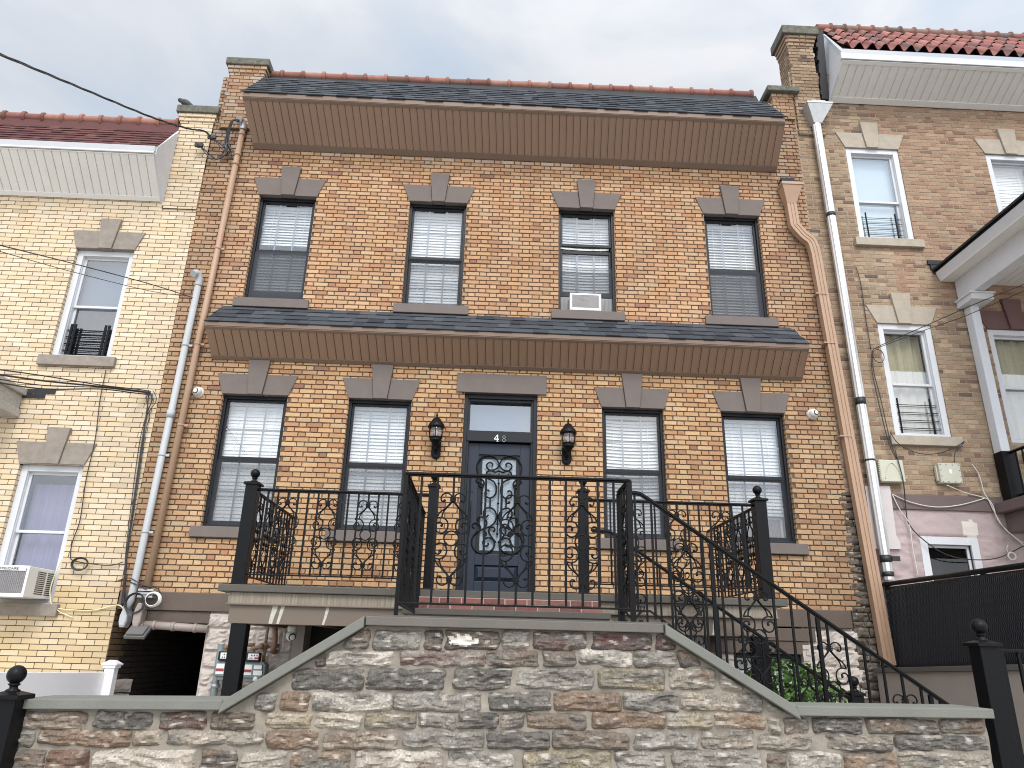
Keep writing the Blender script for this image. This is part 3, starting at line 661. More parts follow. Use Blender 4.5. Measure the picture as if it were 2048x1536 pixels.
def numeral(which, xc, zc, h, m):
    b = MB(); y0, y1 = 0.050, 0.058
    if which == 4:
        w = h * 0.62
        b.prism([(xc + w * .12, zc - h / 2), (xc + w * .36, zc - h / 2), (xc + w * .36, zc + h / 2), (xc + w * .12, zc + h / 2)], y0, y1)
        b.prism([(xc - w * .55, zc - h * .22), (xc + w * .12, zc - h * .22), (xc + w * .12, zc - h * .10), (xc - w * .55, zc - h * .10)], y0 + .0004, y1)
        b.prism([(xc + w * .36, zc - h * .22), (xc + w * .55, zc - h * .22), (xc + w * .55, zc - h * .10), (xc + w * .36, zc - h * .10)], y0 + .0004, y1)
        b.prism([(xc - w * .55, zc - h * .10), (xc - w * .42, zc - h * .10), (xc + w * .24, zc + h * .45), (xc + w * .12, zc + h * .49)], y0 + .0008, y1)
        b.prism([(xc - w * .05, zc - h / 2), (xc + w * .52, zc - h / 2), (xc + w * .52, zc - h * .45), (xc - w * .05, zc - h * .45)], y0 + .0002, y1)
    else:
        for cz, r in ((zc + h * .25, h * .215), (zc - h * .23, h * .25)):
            b.tube([(xc + r * .9 * math.cos(t * math.pi / 12), y0 + .004, cz + r * math.sin(t * math.pi / 12)) for t in range(25)], h * .065, 8)
    return b.build("house_number", m, door)
NX = X(993, 876, 0.05); numeral(4, NX, Z(993, 876, 0.05), 0.092, M_NUM); numeral(8, X(1008, 878, .05), Z(1008, 877.5, 0.05), 0.086, M_NUM2)
# band over the basement, basement beams
b = MB(); b.box(XL + .02, 4.58, -0.02, 0.3, Z(1650, 1256), ZBAND); b.build("brownstone_band", M_BROWN_PAINT, house, bevel=0.008)
ZB0 = Z(1650, 1256)
# pent roofs
SH_PAL = [(lin(74, 77, 82), 4), (lin(68, 71, 76), 3), (lin(81, 84, 89), 3), (lin(59, 62, 67), 1.8)]
YC, ZC = -0.62, avg(Z(485, 195, -.62), Z(1570, 243, -.62)); CX0, CX1 = X(485, 195, -.62), X(1570, 243, -.62); CB0, CB1 = X(508, 296), X(1552, 345); ZCB = avg(Z(508, 296), Z(1552, 345))
ZCT = avg(Z(525, 162), Z(1500, 196)); CT0, CT1 = X(527, 160), X(1530, 200)
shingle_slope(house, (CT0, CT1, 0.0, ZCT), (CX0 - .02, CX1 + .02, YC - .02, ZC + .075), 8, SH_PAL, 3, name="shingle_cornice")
soffit(house, (CX0, CX1, YC, ZC), (CB0, CB1, -0.005, ZCB), M_SOFFIT, 0.105, 1, name="cornice_soffit", fascia=0.075)
for xa, xb, d in ((CX0, CB0, 1), (CX1, CB1, -1)):
    q = MB(); q.hull8([(xa + d * .002, YC, ZC + .07), (xb + d * .002, 0, ZCB), (xb + d * .002, 0, ZCT), (xa + d * .002, YC, ZC + .072)], [(xa + d * .02, YC, ZC + .07), (xb + d * .02, 0, ZCB), (xb + d * .02, 0, ZCT), (xa + d * .02, YC, ZC + .072)]); q.build("end_panel", M_SOFFIT, house)
CLAY_PAL = [(lin(158, 108, 94), 4), (lin(148, 98, 88), 3), (lin(136, 100, 88), 2), (lin(168, 120, 104), 2)]
ridge_tiles(house, (X(525, 150, .12), .12, Z(525, 150, .12)), (X(1502, 190, .12), .12, Z(1502, 191, .12)), 24, 0.070, 4, CLAY_PAL)
b = MB(); b.hull8([(CT0 + .05, -0.01, ZCT - .03), (CT1 - .1, -0.01, ZCT - .03), (CT1 - .1, .10, Z(1502, 190, .12) - .03), (CT0 + .05, .10, Z(525, 150, .12) - .03)], [(CT0 + .05, .3, ZCT - .03), (CT1 - .1, .3, ZCT - .03), (CT1 - .1, .3, Z(1502, 190, .12) - .03), (CT0 + .05, .3, Z(525, 150, .12) - .03)]); b.build("roof_flashing", M_TAR, house)
YP, ZP = -0.385, avg(Z(410, 650, -.385), Z(1618, 698, -.385)); PX0, PX1 = X(410, 650, YP), X(1618, 698, YP); PB0, PB1 = X(425, 718), X(1603, 760); ZPB = avg(Z(425, 718), Z(1603, 760))
ZPT = avg(Z(447, 612), Z(1575, 655)); PT0, PT1 = X(447, 612), X(1578, 655)
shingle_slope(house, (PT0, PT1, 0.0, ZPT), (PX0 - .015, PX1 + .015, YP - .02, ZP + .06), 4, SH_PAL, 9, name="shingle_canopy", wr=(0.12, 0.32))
soffit(house, (PX0, PX1, YP, ZP), (PB0, PB1, -0.005, ZPB), M_SOFFIT2, 0.112, 2, name="canopy_soffit", fascia=0.06, trim=0.06)
for xa, xb, d in ((PX0, PB0, 1), (PX1, PB1, -1)):
    q = MB(); q.hull8([(xa + d * .002, YP, ZP + .055), (xb + d * .002, 0, ZPB), (xb + d * .002, 0, ZPT), (xa + d * .002, YP, ZP + .058)], [(xa + d * .02, YP, ZP + .055), (xb + d * .02, 0, ZPB), (xb + d * .02, 0, ZPT), (xa + d * .02, YP, ZP + .058)]); q.build("end_panel", M_SOFFIT, house)
def pilaster(parent, x0, x1, z0, z1, proud, back, colf, mortar, m, seed, cap_z, cap_over=0.07, cap_th=0.13, corbel=2, bond='flemish', proud_b=0.011, joint=0.010, capmat=None, sides=(1, 1)):
    b = MB(); b.box(x0 + .004, x1 - .004, -proud + .004, back, z0, z1, mortar)
    brick_field(b, x0, x1, z0, z1, lambda u, d, z: Vector((u, -proud + .004 - d, z)), (), bond, colf, proud_b, joint, zref=ZUL, seed=seed)
    L = proud + back
    if sides[0]: brick_field(b, 0, L, z0, z1, lambda u, d, z: Vector((x0 + .004 - d, back - u, z)), (), bond, lambda u, z, R: colf(x0, z, R), proud_b, joint, zref=ZUL, seed=seed + 1)
    if sides[1]: brick_field(b, 0, L, z0, z1, lambda u, d, z: Vector((x1 - .004 + d, -proud + u, z)), (), bond, lambda u, z, R: colf(x1, z, R), proud_b, joint, zref=ZUL, seed=seed + 2)
    for k in range(corbel):
        o = 0.018 + 0.018 * k; za = z1 - (corbel - k) * CH + .004; zb = za + CH - .008
        brick_field(b, x0 - o, x1 + o, za, zb, lambda u, d, z: Vector((u, -proud - o + .004 - d, z)), (), 'flemish' if k else 'header', colf, proud_b, joint, zref=za, seed=seed + 5 + k)
        b.box(x0 - o, x1 + o, -proud - o + .004, back, za, zb, scl(colf(x0, z1, random.Random(1)), .9))
    p = b.build("pilaster", m, parent)
    c = MB(); c.box(x0 - cap_over, x1 + cap_over, -proud - cap_over, back + .05, cap_z, cap_z + cap_th); cp = c.build("cap_stone", capmat or M_CAPSTONE, p, bevel=0.014)
    return p
PLX0, PLX1 = X(456, 180), X(524, 190)
pilaster(house, PLX0, PLX1, 9.0, Z(495, 139), 0.05, 0.55, tan_col, MORTAR_TAN, M_BRICK, 61, Z(495, 139))
pilaster(house, X(1545, 215), XR - .01, Z(1560, 240), Z(1560, 192), 0.03, 0.45, tan_col, MORTAR_TAN, M_BRICK, 71, Z(1560, 192), cap_over=0.10, cap_th=0.10, corbel=1)
# rock-faced, painted basement wall
PINKGREY = lin(196, 185, 176)
def rock(mb, x0, x1, z0, z1, y, depth, seed, col, col2=None, edge=0.012, res=0.02, clip=None, crag=1.0, fn=None):
    """one rough-faced stone: a grid bulging out of the wall"""
    nx, nz = max(4, int((x1 - x0) / res)), max(4, int((z1 - z0) / res)); vs = []; cs = []
    o = Vector((seed * 3.7, seed * 1.3, seed * 2.1))
    rs = random.Random(seed); tl = [rs.uniform(-.012, .012) for _ in range(4)]
    for j in range(nz + 1):
        for i in range(nx + 1):
            u, v = i / nx, j / nz
            x, z = x0 + (x1 - x0) * u, z0 + (z1 - z0) * v
            ex, ez = min(u, 1 - u) * (x1 - x0), min(v, 1 - v) * (z1 - z0)
            k = min(1, ex / edge / 1.6) ** .6 * min(1, ez / edge / 1.6) ** .6
            q = Vector((x * 5, 0, z * 9)) + o
            cr = abs(noise.noise(Vector((x * 7, z * 26, 0)) + o)) * .9 + 0.5 * noise.noise(Vector((x * 22 + z * 9, z * 55, 3)) + o) + .55 * noise.noise(q)
            d = k * depth * (0.55 + 0.75 * crag * cr) + 0.001
            jx = noise.noise(Vector((z * 16, 7, 1)) + o) * .014 * (1 if 0 < i < nx else 1.2); jz = noise.noise(Vector((x * 11, 2, 9)) + o) * .011
            cxn = (u - .5) * 2; czn = (v - .5) * 2
            rx = 1 - 0.05 * max(0, abs(czn) - .6); rz = 1 - 0.10 * max(0, abs(cxn) - .75) * 4 * .5
            xx = 0.5 * (x0 + x1) + (x - 0.5 * (x0 + x1)) * rx + jx; zz = 0.5 * (z0 + z1) + (z - 0.5 * (z0 + z1)) * rz + jz + (tl[0] * (u - .5) if v > .5 else tl[1] * (u - .5))
            if clip: zz = min(zz, clip(xx))
            vs.append((xx, y - d, zz)); cs.append(cr)
    if fn: vs = [fn(p) for p in vs]
    base = len(mb.v); mb.v += vs
    for j in range(nz):
        for i in range(nx):
            a = j * (nx + 1) + i
            mb.f.append((base + a, base + a + 1, base + a + nx + 2, base + a + nx + 1)); mb.s.append(False)
            xx, _, zz = vs[a]
            if col2 is None: c = scl(col, 0.97 + 0.06 * noise.noise(Vector((xx * 9, zz * 9, seed))))
            else:
                t = noise.noise(Vector((xx * 6, zz * 14, seed * 5.0))) * 1.1 + .5 + 0.35 * noise.noise(Vector((xx * 30, zz * 60, seed)))
                t = max(0, min(1, t)); c = tuple(a1 * (1 - t) + b1 * t for a1, b1 in zip(col, col2))
                sp = noise.noise(Vector((xx * 95, zz * 120, seed))); c = scl(c, 1 + 0.52 * sp)
                w = noise.noise(Vector((xx * 17, zz * 42, seed + 40)))
                if w > .28: w2 = min(1, (w - .28) * 3.2) * .8; c = tuple(a1 * (1 - w2) + b1 * w2 for a1, b1 in zip(c, lin(184, 175, 164)))
            mb.c.append(c)
ALX = X(405, 1300); ALZ = Z(405, 1247)
b = MB()
def rock_wall(b, x0, x1, z0, z1, y, hl, wl, seed, col, depth=0.05, res=0.025):
    R = random.Random(seed); z = z0
    b.face([(x0, y, z0), (x1, y, z0), (x1, y, z1), (x0, y, z1)], scl(col, .95))
    while z < z1 - 0.04:
        h = min(R.uniform(*hl), z1 - z); x = x0 - R.random() * .1
        while x < x1:
            w = R.uniform(*wl); a, c = max(x, x0), min(x + w, x1); x += w
            if c - a > .05: rock(b, a + .004, c - .004, z + .004, z + h - .004, y, depth * R.uniform(.7, 1.2), R.randrange(9999), scl(col, R.uniform(.93, 1.03)), res=res)
        z += h
OPX0, OPX1 = X(607, 1290), 0.9
rock_wall(b, ALX, X(585, 1290), 0.7, ZB0 - .002, 0.03, (.16, .26), (.28, .5), 11, PINKGREY)
b.build("rock_faced_basement_wall", M_PINKSTONE, house); b = MB()
rock_wall(b, X(1612, 1330), XR - .01, 0.7, ZB0 - .002, 0.03, (.16, .26), (.3, .55), 12, PINKGREY)
b.build("rock_faced_basement_wall", M_PINKSTONE, house)
b = MB(); b.box(X(585, 1290), X(607, 1290), -0.02, .35, .7, ZB0 - .002); b.build("basement_pier", mat("smooth_grey_pier", lin(160, 150, 143), rough=.8, noise_amt=.1), house)
b = MB(); b.box(X(585, 1290), 1.5, .33, .41, .7, ZB0 - .002); b.build("basement_inner_wall", M_DARK, house)
# basement window to the right, under the platform, with its painted brick jambs
bx0, bx1 = X(1470, 1330), X(1607, 1330)
b = MB(); b.box(1.5, bx0 - .285, .03, .4, .7, ZB0 - .002); b.build("basement_pier", M_PINKSTONE, house); b = MB()
brick_field(b, bx0 - .28, bx0, .75, Z(1500, 1300), lambda u, d, z: Vector((u, .03 - d, z)), (), 'header', lambda x, z, R: scl(PINKGREY, R.uniform(.92, 1.02)), seed=91)
b.box(bx0 - .28, bx0, .031, .3, .75, Z(1500, 1300), PINKGREY); b.build("painted_brick_jamb", M_PINKSTONE, house); b = MB()
brick_field(b, bx1, bx1 + .10, .75, Z(1600, 1290), lambda u, d, z: Vector((u, -.02 - d, z)), (), 'header', lambda x, z, R: scl(PINKGREY, R.uniform(.92, 1.02)), seed=92)
b.box(bx1, bx1 + .1, -.02, .3, .75, Z(1600, 1290), PINKGREY)
b.build("painted_brick_jamb", M_PINKSTONE, house)
b = MB(); b.box(bx0 - .3, X(1616, 1282), -.015, .3, Z(1560, 1308), Z(1560, 1282)); b.box(bx0 - .3, X(1628, 1260), -.03, .3, Z(1560, 1282) + .002, Z(1560, 1256) - .002); b.build("basement_lintel", M_BROWN_PAINT, house, bevel=.006)
f = MB(); wz1 = Z(1560, 1309); ring(f, bx0, bx1, .75, wz1, .05, .06, .16); f.box(avg(bx0, bx1) - .04, avg(bx0, bx1) + .04, .05, .15, .8, wz1 - .05); bw = f.build("window", M_FRAME, house, bevel=.004)
blind(bw, bx0 + .05, bx1 - .05, .8, wz1 - .04, .2, 80, 77, pitch=.05)
g = MB(); g.face([(bx0 + .05, .12, .8), (bx1 - .05, .12, .8), (bx1 - .05, .12, wz1 - .05), (bx0 + .05, .12, wz1 - .05)]); g.build("pane", M_GLASS, bw)
# covered alley under the left end of the house
b = MB(); AD = 6.0
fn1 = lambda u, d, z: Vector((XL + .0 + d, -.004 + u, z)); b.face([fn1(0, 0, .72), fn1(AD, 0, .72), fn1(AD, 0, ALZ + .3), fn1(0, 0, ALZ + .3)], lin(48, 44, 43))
brick_field(b, 0, 4.0, .75, ALZ + .25, fn1, (), 'running', lambda x, z, R: scl(lin(128, 106, 80) if x < .34 else lin(78, 71, 68), R.uniform(.85, 1.05)), proud=.006, seed=33)  # shade put into the colours: lighter bricks at the mouth, dark further in
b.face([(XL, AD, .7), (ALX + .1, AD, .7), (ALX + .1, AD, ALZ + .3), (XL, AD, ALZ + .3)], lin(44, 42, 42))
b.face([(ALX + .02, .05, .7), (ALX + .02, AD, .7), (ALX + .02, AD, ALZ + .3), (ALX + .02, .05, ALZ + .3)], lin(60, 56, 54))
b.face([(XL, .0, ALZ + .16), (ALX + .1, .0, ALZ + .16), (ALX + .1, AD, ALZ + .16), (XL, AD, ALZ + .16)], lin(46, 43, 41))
for k in range(3): rock(b, XL + .03, XL + .03 + .30, .72 + k * .15, .86 + k * .15, 0.06, .03, 300 + k, lin(120, 112, 106), res=.03)
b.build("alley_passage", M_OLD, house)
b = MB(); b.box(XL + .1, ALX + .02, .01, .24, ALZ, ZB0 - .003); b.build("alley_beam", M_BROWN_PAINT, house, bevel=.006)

# ------------------------------------------------------------------ the cream brick house on the left
lh = thing("brick_house", (-6.6, 0, 0.72), "cream brick row house at the left with black mortar lines and red shingled cornice", "house", "attached brick row houses")
LX0 = -10.5; LX1 = XL - .002
LW1 = (avg(X(150, 497), X(100, 712)), avg(X(268, 500), X(221, 717)), Z(160, 714), Z(210, 498.5)); LW2 = (avg(X(28, 925), X(-18, 1195)), avg(X(163, 932), X(110, 1205)), Z(60, 1207), Z(95, 928))
LT = Z(322, 403); LTOP = Z(358, 262)
lholes = [LW1, LW2]
b = MB(); wall_front(b, LX0, LX1, 0.72, LT + .5, 0.006, lholes, cream_col, MORTAR_CREAM, seed=15, zref=.72, bond='running', proud=.006, joint=.0085, wob=.0006, cham=.0015)
b.build("facade_wall", M_CREAM, lh)
b = MB(); b.box(LX0, LX1 - .01, .42, 8.8, .7, LT + .4); b.build("dark_room_backing", M_DARK, lh)
for i, (a, c, zs, zl) in enumerate(lholes):
    w, xa, xb, za, zb, zm = white_window(lh, a, c, zs, zl, 0.02, M_GLASS_PURPLE if i else glass("pale_blue_glass", .22, tint=(.75, .8, .85)), 60 + i, meet=(Z(195, 607), Z(62, 1060))[i], label=("upper white window with a black child guard", "lower white window with an air conditioner in it")[i], casing=.085)
    lintel(w, a, c, zl, zl + .285, zl + .48, .105, M_LIME_PINK, proud=.02, keyproud=.045)
    sill(w, a, c, zs, .14, M_LIME_PINK)
    if i == 0:
        c1 = MB(); c1.box(xa, xb, .25, .26, zm, zb); c1.build("roller_shade", mat("blue_grey_shade", lin(124, 132, 143), rough=.8, noise_amt=.1, noise_scale=2), w)
        curtain(w, xa, xb, za, zm, .3, mat("dark_net", lin(66, 62, 64), rough=.9, noise_amt=.25, noise_scale=20), name="curtain", seed=3)
        window_guard(w, xa + .02, xb - .02, za + .02, za + .42, .10, posts=(.08, .16, .84, .92), rails=4, r=.012)
    else:
        curtain(w, xa, xb, za, zb - .12, .3, mat("lilac_net", lin(150, 146, 164), rough=.9, noise_amt=.1, noise_scale=8), amp=.015, name="curtain", seed=5)
tw = avg(X(0, 1160), X(52, 1160))
# cornice
LY = -.55; lz = avg(Z(305, 308, LY - .035), Z(2, 289, LY - .035)); lcx = X(305, 308, LY - .035); lbx = X(322, 403)
RED_PAL = [(lin(100, 64, 62), 4), (lin(88, 57, 56), 3), (lin(110, 71, 67), 2)]
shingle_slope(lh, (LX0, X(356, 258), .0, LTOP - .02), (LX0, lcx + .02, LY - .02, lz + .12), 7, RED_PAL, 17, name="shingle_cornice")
b = MB(); b.box(LX0, lcx + .01, LY - .035, LY + .02, lz + .0, lz + .10); b.hull8([(LX0, LY - .06, lz + .1), (lcx + .02, LY - .06, lz + .1), (lcx + .02, LY - .035, lz + .03), (LX0, LY - .035, lz + .03)], [(LX0, LY, lz + .1), (lcx + .02, LY, lz + .1), (lcx + .02, LY, lz + .03), (LX0, LY, lz + .03)]); b.build("fascia", M_WTRIM, lh, bevel=.004)
soffit(lh, (LX0, lcx, LY, lz), (LX0, lbx, -.005, LT), M_WSOFFIT, .117, 4, name="cornice_soffit", fascia=.02, trim=.07)
q = MB(); q.hull8([(lcx, LY, lz + .0), (lbx, -.004, LT - .03), (lbx + .02, -.004, LTOP), (lcx, LY, lz + .12)], [(lcx + .03, LY, lz), (lbx + .05, -.004, LT - .03), (lbx + .05, -.004, LTOP), (lcx + .03, LY, lz + .12)]); q.build("end_panel", M_WTRIM, lh)
zr = Z(180, 242, .06)
ridge_tiles(lh, (LX0, .06, zr), (X(358, 250, .06), .06, zr + .01), 19, .072, 8, CLAY_PAL)
b = MB(); b.box(LX0, X(356, 258), .015, .3, LTOP - .05, zr - .03); b.build("roof_flashing", mat("red_flashing", lin(96, 58, 56), rough=.8), lh)
LPX0, LPX1 = X(362, 245) + .0, LX1
pilaster(lh, LPX0, LPX1, LT - .12, Z(400, 232), .022, .5, cream_col, MORTAR_CREAM, M_CREAM, 81, Z(400, 232), cap_over=.07, cap_th=.13, bond='running', proud_b=.006, joint=.0085, sides=(1, 0))
# old porch corner at the frame's left edge
b = MB(); pc = at(46, 800, -.02); b.box(LX0, pc.x, -.62, .0, Z(30, 834, -.02), Z(30, 818, -.02)); b.box(LX0, pc.x - .03, -.58, .0, Z(30, 818, -.02), Z(30, 790, -.02)); b.box(LX0, pc.x + .02, -.65, .0, Z(30, 790, -.02), Z(30, 778, -.02)); b.build("porch_cornice", M_OLDWOOD, lh, bevel=.01)
b = MB()
for k in range(9):
    x = X(20, 780) + .12 * (k % 5); z = Z(50, 782) - .067 * (k // 5); b.box(x, x + .118, -.012, -.004, z - .03, z + .03)
b.build("tar_patch", M_TAR, lh)

# ------------------------------------------------------------------ the older brick house on the right
rh = thing("brick_house", (7.0, 0, 0.72), "weathered brown brick row house at the right with clay tile cornice and white porch", "house", "attached brick row houses")
RX0, RX1 = XR + .002, 10.5
RWIN = [(avg(X(1692, 300), X(1720, 478)), avg(X(1796, 297), X(1830, 481)), Z(1775, 480), Z(1740, 297)), (avg(X(1970, 315), X(2002, 430)), avg(X(1970, 315), X(2002, 430)) + .83, Z(1775, 480), Z(1740, 297)),
        (avg(X(1756, 650), X(1791, 873)), avg(X(1862, 652), X(1905, 877)), Z(1845, 874), Z(1806, 648)), (avg(X(1977, 658), X(2022, 885)), avg(X(1977, 658), X(2022, 885)) + .85, Z(2030, 885), Z(1990, 658))]
RBW = (avg(X(1838, 1070), X(1850, 1150)), avg(X(1955, 1078), X(1970, 1150)), 1.55, Z(1900, 1074))
RB1, RB0 = Z(1900, 992), Z(1900, 1022); RCB = avg(Z(1655, 205), Z(2048, 223))
b = MB(); wall_front(b, RX0, RX1, RB1, RCB + .6, .009, RWIN, old_col, MORTAR_OLD, seed=25, zref=RB1, proud=.005, joint=.0135, wob=.003, uref=.1)
b.build("facade_wall", M_OLD, rh)
b = MB(); b.box(RX0 + .01, RX1, .42, 8.8, .7, RCB + .5); b.build("dark_room_backing", M_DARK, rh)
rlab = ["upper white window with a thin window guard", "upper white window at the frame's edge", "lower white window with patterned curtain and window guard", "lower white window under the porch roof"]
for i, (a, c, zs, zl) in enumerate(RWIN):
    w, xa, xb, za, zb, zm = white_window(rh, a, c, zs, zl, .02, M_GLASS if i != 0 else glass("bright_pane", .30, tint=(.9, .94, .96)), 80 + i, meet=(Z(1755, 398), Z(1755, 398), Z(1822, 765), Z(2028, 772))[i], label=rlab[i], casing=.085, depth=.06)
    mm = M_LIME if i != 3 else M_MAROON
    lintel(w, a, c, zl, zl + .285, zl + .48, .13, mm, proud=.012, keyproud=.04)
    if i < 3: sill(w, a, c, zs, .13, M_LIME)
    if i in (0,): 
        c1 = MB(); c1.box(xa, xb, .20, .21, za, zb); c1.build("roller_shade", mat("pale_shade_cloth", lin(196, 208, 214), rough=.8, noise_amt=.06, noise_scale=2), w)
        window_guard(w, xa, xb - .02, za + .03, za + .42, .08, posts=(.16, .86), rails=4, r=.006)
    if i == 1: blind(w, xa, xb, za, zb, .24, 78, 99, pitch=.03)
    if i >= 2:
        curtain(w, xa, xb, zm - .1, zb, .24, M_CURTAIN2, name="valance", seed=i); curtain(w, xa, xb, za, zm + .25, .2, M_CURTAIN, amp=.012, name="curtain", seed=i + 7)
        if i == 2: window_guard(w, xa, xb, za + .03, za + .48, .08, posts=(.10, .85), rails=4, r=.007)
# upper wall beam, pink basement
b = MB(); b.box(RX0 + .12, RX1, -.03, .3, RB0, RB1); b.build("beam_course", M_PURPLEBEAM, rh, bevel=.01)
PINKC = lin(174, 156, 154)
b = MB(); bz0 = .72
nx, nz = 150, 62; px0, px1 = RX0 + .27, RX1
for (xa, xb, za, zb) in ((px0, RBW[0], bz0, RB0), (RBW[1], px1, bz0, RB0), (RBW[0], RBW[1], RBW[3], RB0), (RBW[0], RBW[1], bz0, RBW[2])):
    n1, n2 = max(2, int((xb - xa) / .025)), max(2, int((zb - za) / .025)); vs = []; 
    for j in range(n2 + 1):
        for i in range(n1 + 1):
            x, z = xa + (xb - xa) * i / n1, za + (zb - za) * j / n2
            blk = min(abs((z - .95) % .27 - .0), .27 - (z - .95) % .27); smooth_top = 1 if z < RB0 - .32 else .35
            d = .03 * noise.noise(Vector((x * 4, z * 9, 1))) + .016 * noise.noise(Vector((x * 14, z * 22, 5))) - .02 * max(0, 1 - blk / .02) * smooth_top
            vs.append((x, .0 - d * smooth_top, z))
    base = len(b.v); b.v += vs
    for j in range(n2):
        for i in range(n1):
            a = j * (n1 + 1) + i; b.f.append((base + a, base + a + 1, base + a + n1 + 2, base + a + n1 + 1)); b.s.append(True)
            x, _, z = vs[a]; c = scl(PINKC, 1 + .12 * noise.noise(Vector((x * 2, z * 2, 4))))
            t = at(1938, 1060); q = math.hypot((x - t.x) * 1.2, (z - t.z)) + .05 * noise.noise(Vector((x * 9, z * 9, 0)))
            if q < .12: c = lin(214, 206, 196)
            t = at(1775, 1120); q = abs(x - t.x - .05) + .08 * noise.noise(Vector((x * 5, z * 3, 0)))
            b.c.append(c)
b.build("pink_basement_wall", M_PINK, rh)
w, xa, xb, za, zb, zm = white_window(rh, *RBW[:2], RBW[2], RBW[3], .0, glass("dark_basement_glass", .06, tint=(.35, .35, .37)), 88, casing=.10, label="basement window with white casing and dark glass", depth=.06)
b = MB(); b.box(RBW[0], RBW[1], .35, .36, RBW[2], RBW[3]); b.build("dark_room", M_LENS, w)
# cornice with clay pantiles
RY = -.62; rz = Z(1683, 116, RY - .03); rcx = X(1683, 113, RY); rbx = X(1656, 205)
soffit(rh, (rcx, RX1, RY, rz), (rbx, RX1, -.005, RCB), M_WSOFFIT, .13, 6, name="cornice_soffit", fascia=.10, trim=.10)
b = MB(); b.box(rcx - .02, RX1, RY - .03, RY + .02, rz - .0, rz + .12); b.build("fascia", M_WTRIM, rh, bevel=.004)
RIDZ = Z(1643, 62, .35); rrx = X(1645, 66, .35)
q = MB(); q.hull8([(rcx, RY, rz), (rbx, 0, RCB - .04), (rrx, .35, RIDZ - .1), (rcx, RY, rz + .13)], [(rcx + .03, RY, rz), (rbx + .03, 0, RCB - .04), (rrx + .03, .35, RIDZ - .1), (rcx + .03, RY, rz + .13)]); q.build("end_panel", M_WTRIM, rh)
q = MB()
TP = Vector((rrx, .33, RIDZ - .06)); BP = Vector((rcx, RY - .06, rz + .16)); rows = 4; per = .205
TCP = [(lin(164, 106, 96), 4), (lin(150, 94, 88), 3), (lin(174, 118, 106), 2), (lin(122, 94, 90), 1.4)]
Rr = random.Random(3)
for r in range(rows):
    v0, v1 = r / rows, min(1.02, (r + 1.15) / rows); u = 0.0; k = 0
    while u < RX1 - rcx:
        c = scl(pick(Rr, TCP), Rr.uniform(.8, 1.1)); ns = 10; rowv = []
        if r == 0: c = scl(c, .8)
        for (v, lift) in ((v0, .035), (v1, .0)):
            for i in range(ns + 1):
                t = i / ns; p = BP.lerp(TP, v) + Vector((u + per * t, 0, 0)); h = .048 * math.sin(2 * math.pi * t) + .03 + lift
                rowv.append(p + Vector((0, -.55 * h, .83 * h)))
        lo = [p + Vector((0, .0, -.016)) for p in rowv[:ns + 1]]
        q.raw(rowv, [(i, i + 1, ns + 2 + i, ns + 1 + i) for i in range(ns)], c, True)
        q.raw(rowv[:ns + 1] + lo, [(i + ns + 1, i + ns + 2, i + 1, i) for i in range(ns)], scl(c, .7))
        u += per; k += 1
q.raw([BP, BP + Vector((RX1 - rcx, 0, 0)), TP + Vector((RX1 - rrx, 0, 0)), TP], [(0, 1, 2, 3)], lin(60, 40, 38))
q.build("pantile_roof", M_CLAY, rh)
ridge_tiles(rh, (rrx - .1, .36, RIDZ + .055), (RX1, .36, RIDZ + .075), 20, .08, 12, [(lin(138, 108, 96), 3), (lin(150, 104, 92), 2), (lin(122, 104, 92), 2)])
RPX0, RPX1 = X(1584, 170), X(1634, 170)
pilaster(rh, RPX0, RPX1, 9.4, Z(1590, 78), .03, .35, old_col, MORTAR_OLD, M_OLD, 101, Z(1590, 78), cap_over=.10, cap_th=.17, corbel=3, joint=.011)
b = MB(); y0 = -.045; R5 = random.Random(9)
for k in range(16):
    t0, t1 = k / 16, (k + 1) / 16; pa, pb = at(1640 + 12 * t0, 60 + 138 * t0, -.04), at(1640 + 12 * t1, 60 + 138 * t1, -.04)
    w0 = .075 + R5.uniform(-.015, .015); b.hull8([(pa.x - w0, y0, pa.z), (pa.x + .05, y0, pa.z), (pb.x + .05, y0, pb.z), (pb.x - w0, y0, pb.z)], [(pa.x - w0, .1, pa.z), (pa.x + .05, .1, pa.z), (pb.x + .05, .1, pb.z), (pb.x - w0, .1, pb.z)])
b.build("tar_strip", M_TAR, rh)
# porch on the far right, standing out towards the street
EX = at(1872, 546, 0.0).x; EZ = avg(at(1872, 546, 0).z, at(2048, 400, -1.87).z); PD = -3.3
b = MB(); b.hull8([(EX, PD, EZ), (EX, 0, EZ), (EX + 3.2, 0, EZ + 1.5), (EX + 3.2, PD, EZ + 1.5)], [(EX, PD, EZ + .05), (EX, 0, EZ + .05), (EX + 3.2, 0, EZ + 1.55), (EX + 3.2, PD, EZ + 1.55)]); b.hull8([(EX - .06, PD, EZ + .02), (EX - .06, 0, EZ + .02), (EX + .1, 0, EZ + .12), (EX + .1, PD, EZ + .12)], [(EX - .06, PD, EZ + .05), (EX - .06, 0, EZ + .05), (EX + .1, 0, EZ + .15), (EX + .1, PD, EZ + .15)]); b.build("porch_roof", M_TAR, rh)
gz = EZ - .005
b = MB(); b.hull8([(EX - .02, PD, gz), (EX + .03, PD, gz - .13), (EX + .08, PD, gz - .13), (EX + .08, PD, gz)], [(EX - .02, -.01, gz), (EX + .03, -.01, gz - .13), (EX + .08, -.01, gz - .13), (EX + .08, -.01, gz)]); b.build("porch_gutter_board", M_WTRIM, rh, bevel=.003)
cb = at(1912, 590, -.02)
b = MB(); b.box(EX + .03, EX + 4, PD, -.01, gz - .14, gz - .12); 
for k in range(26): x = cb.x + .2 + .11 * k; b.box(x, x + .103, PD, -.01, gz - .165, gz - .141)
b.build("porch_ceiling", M_WSOFFIT, rh)
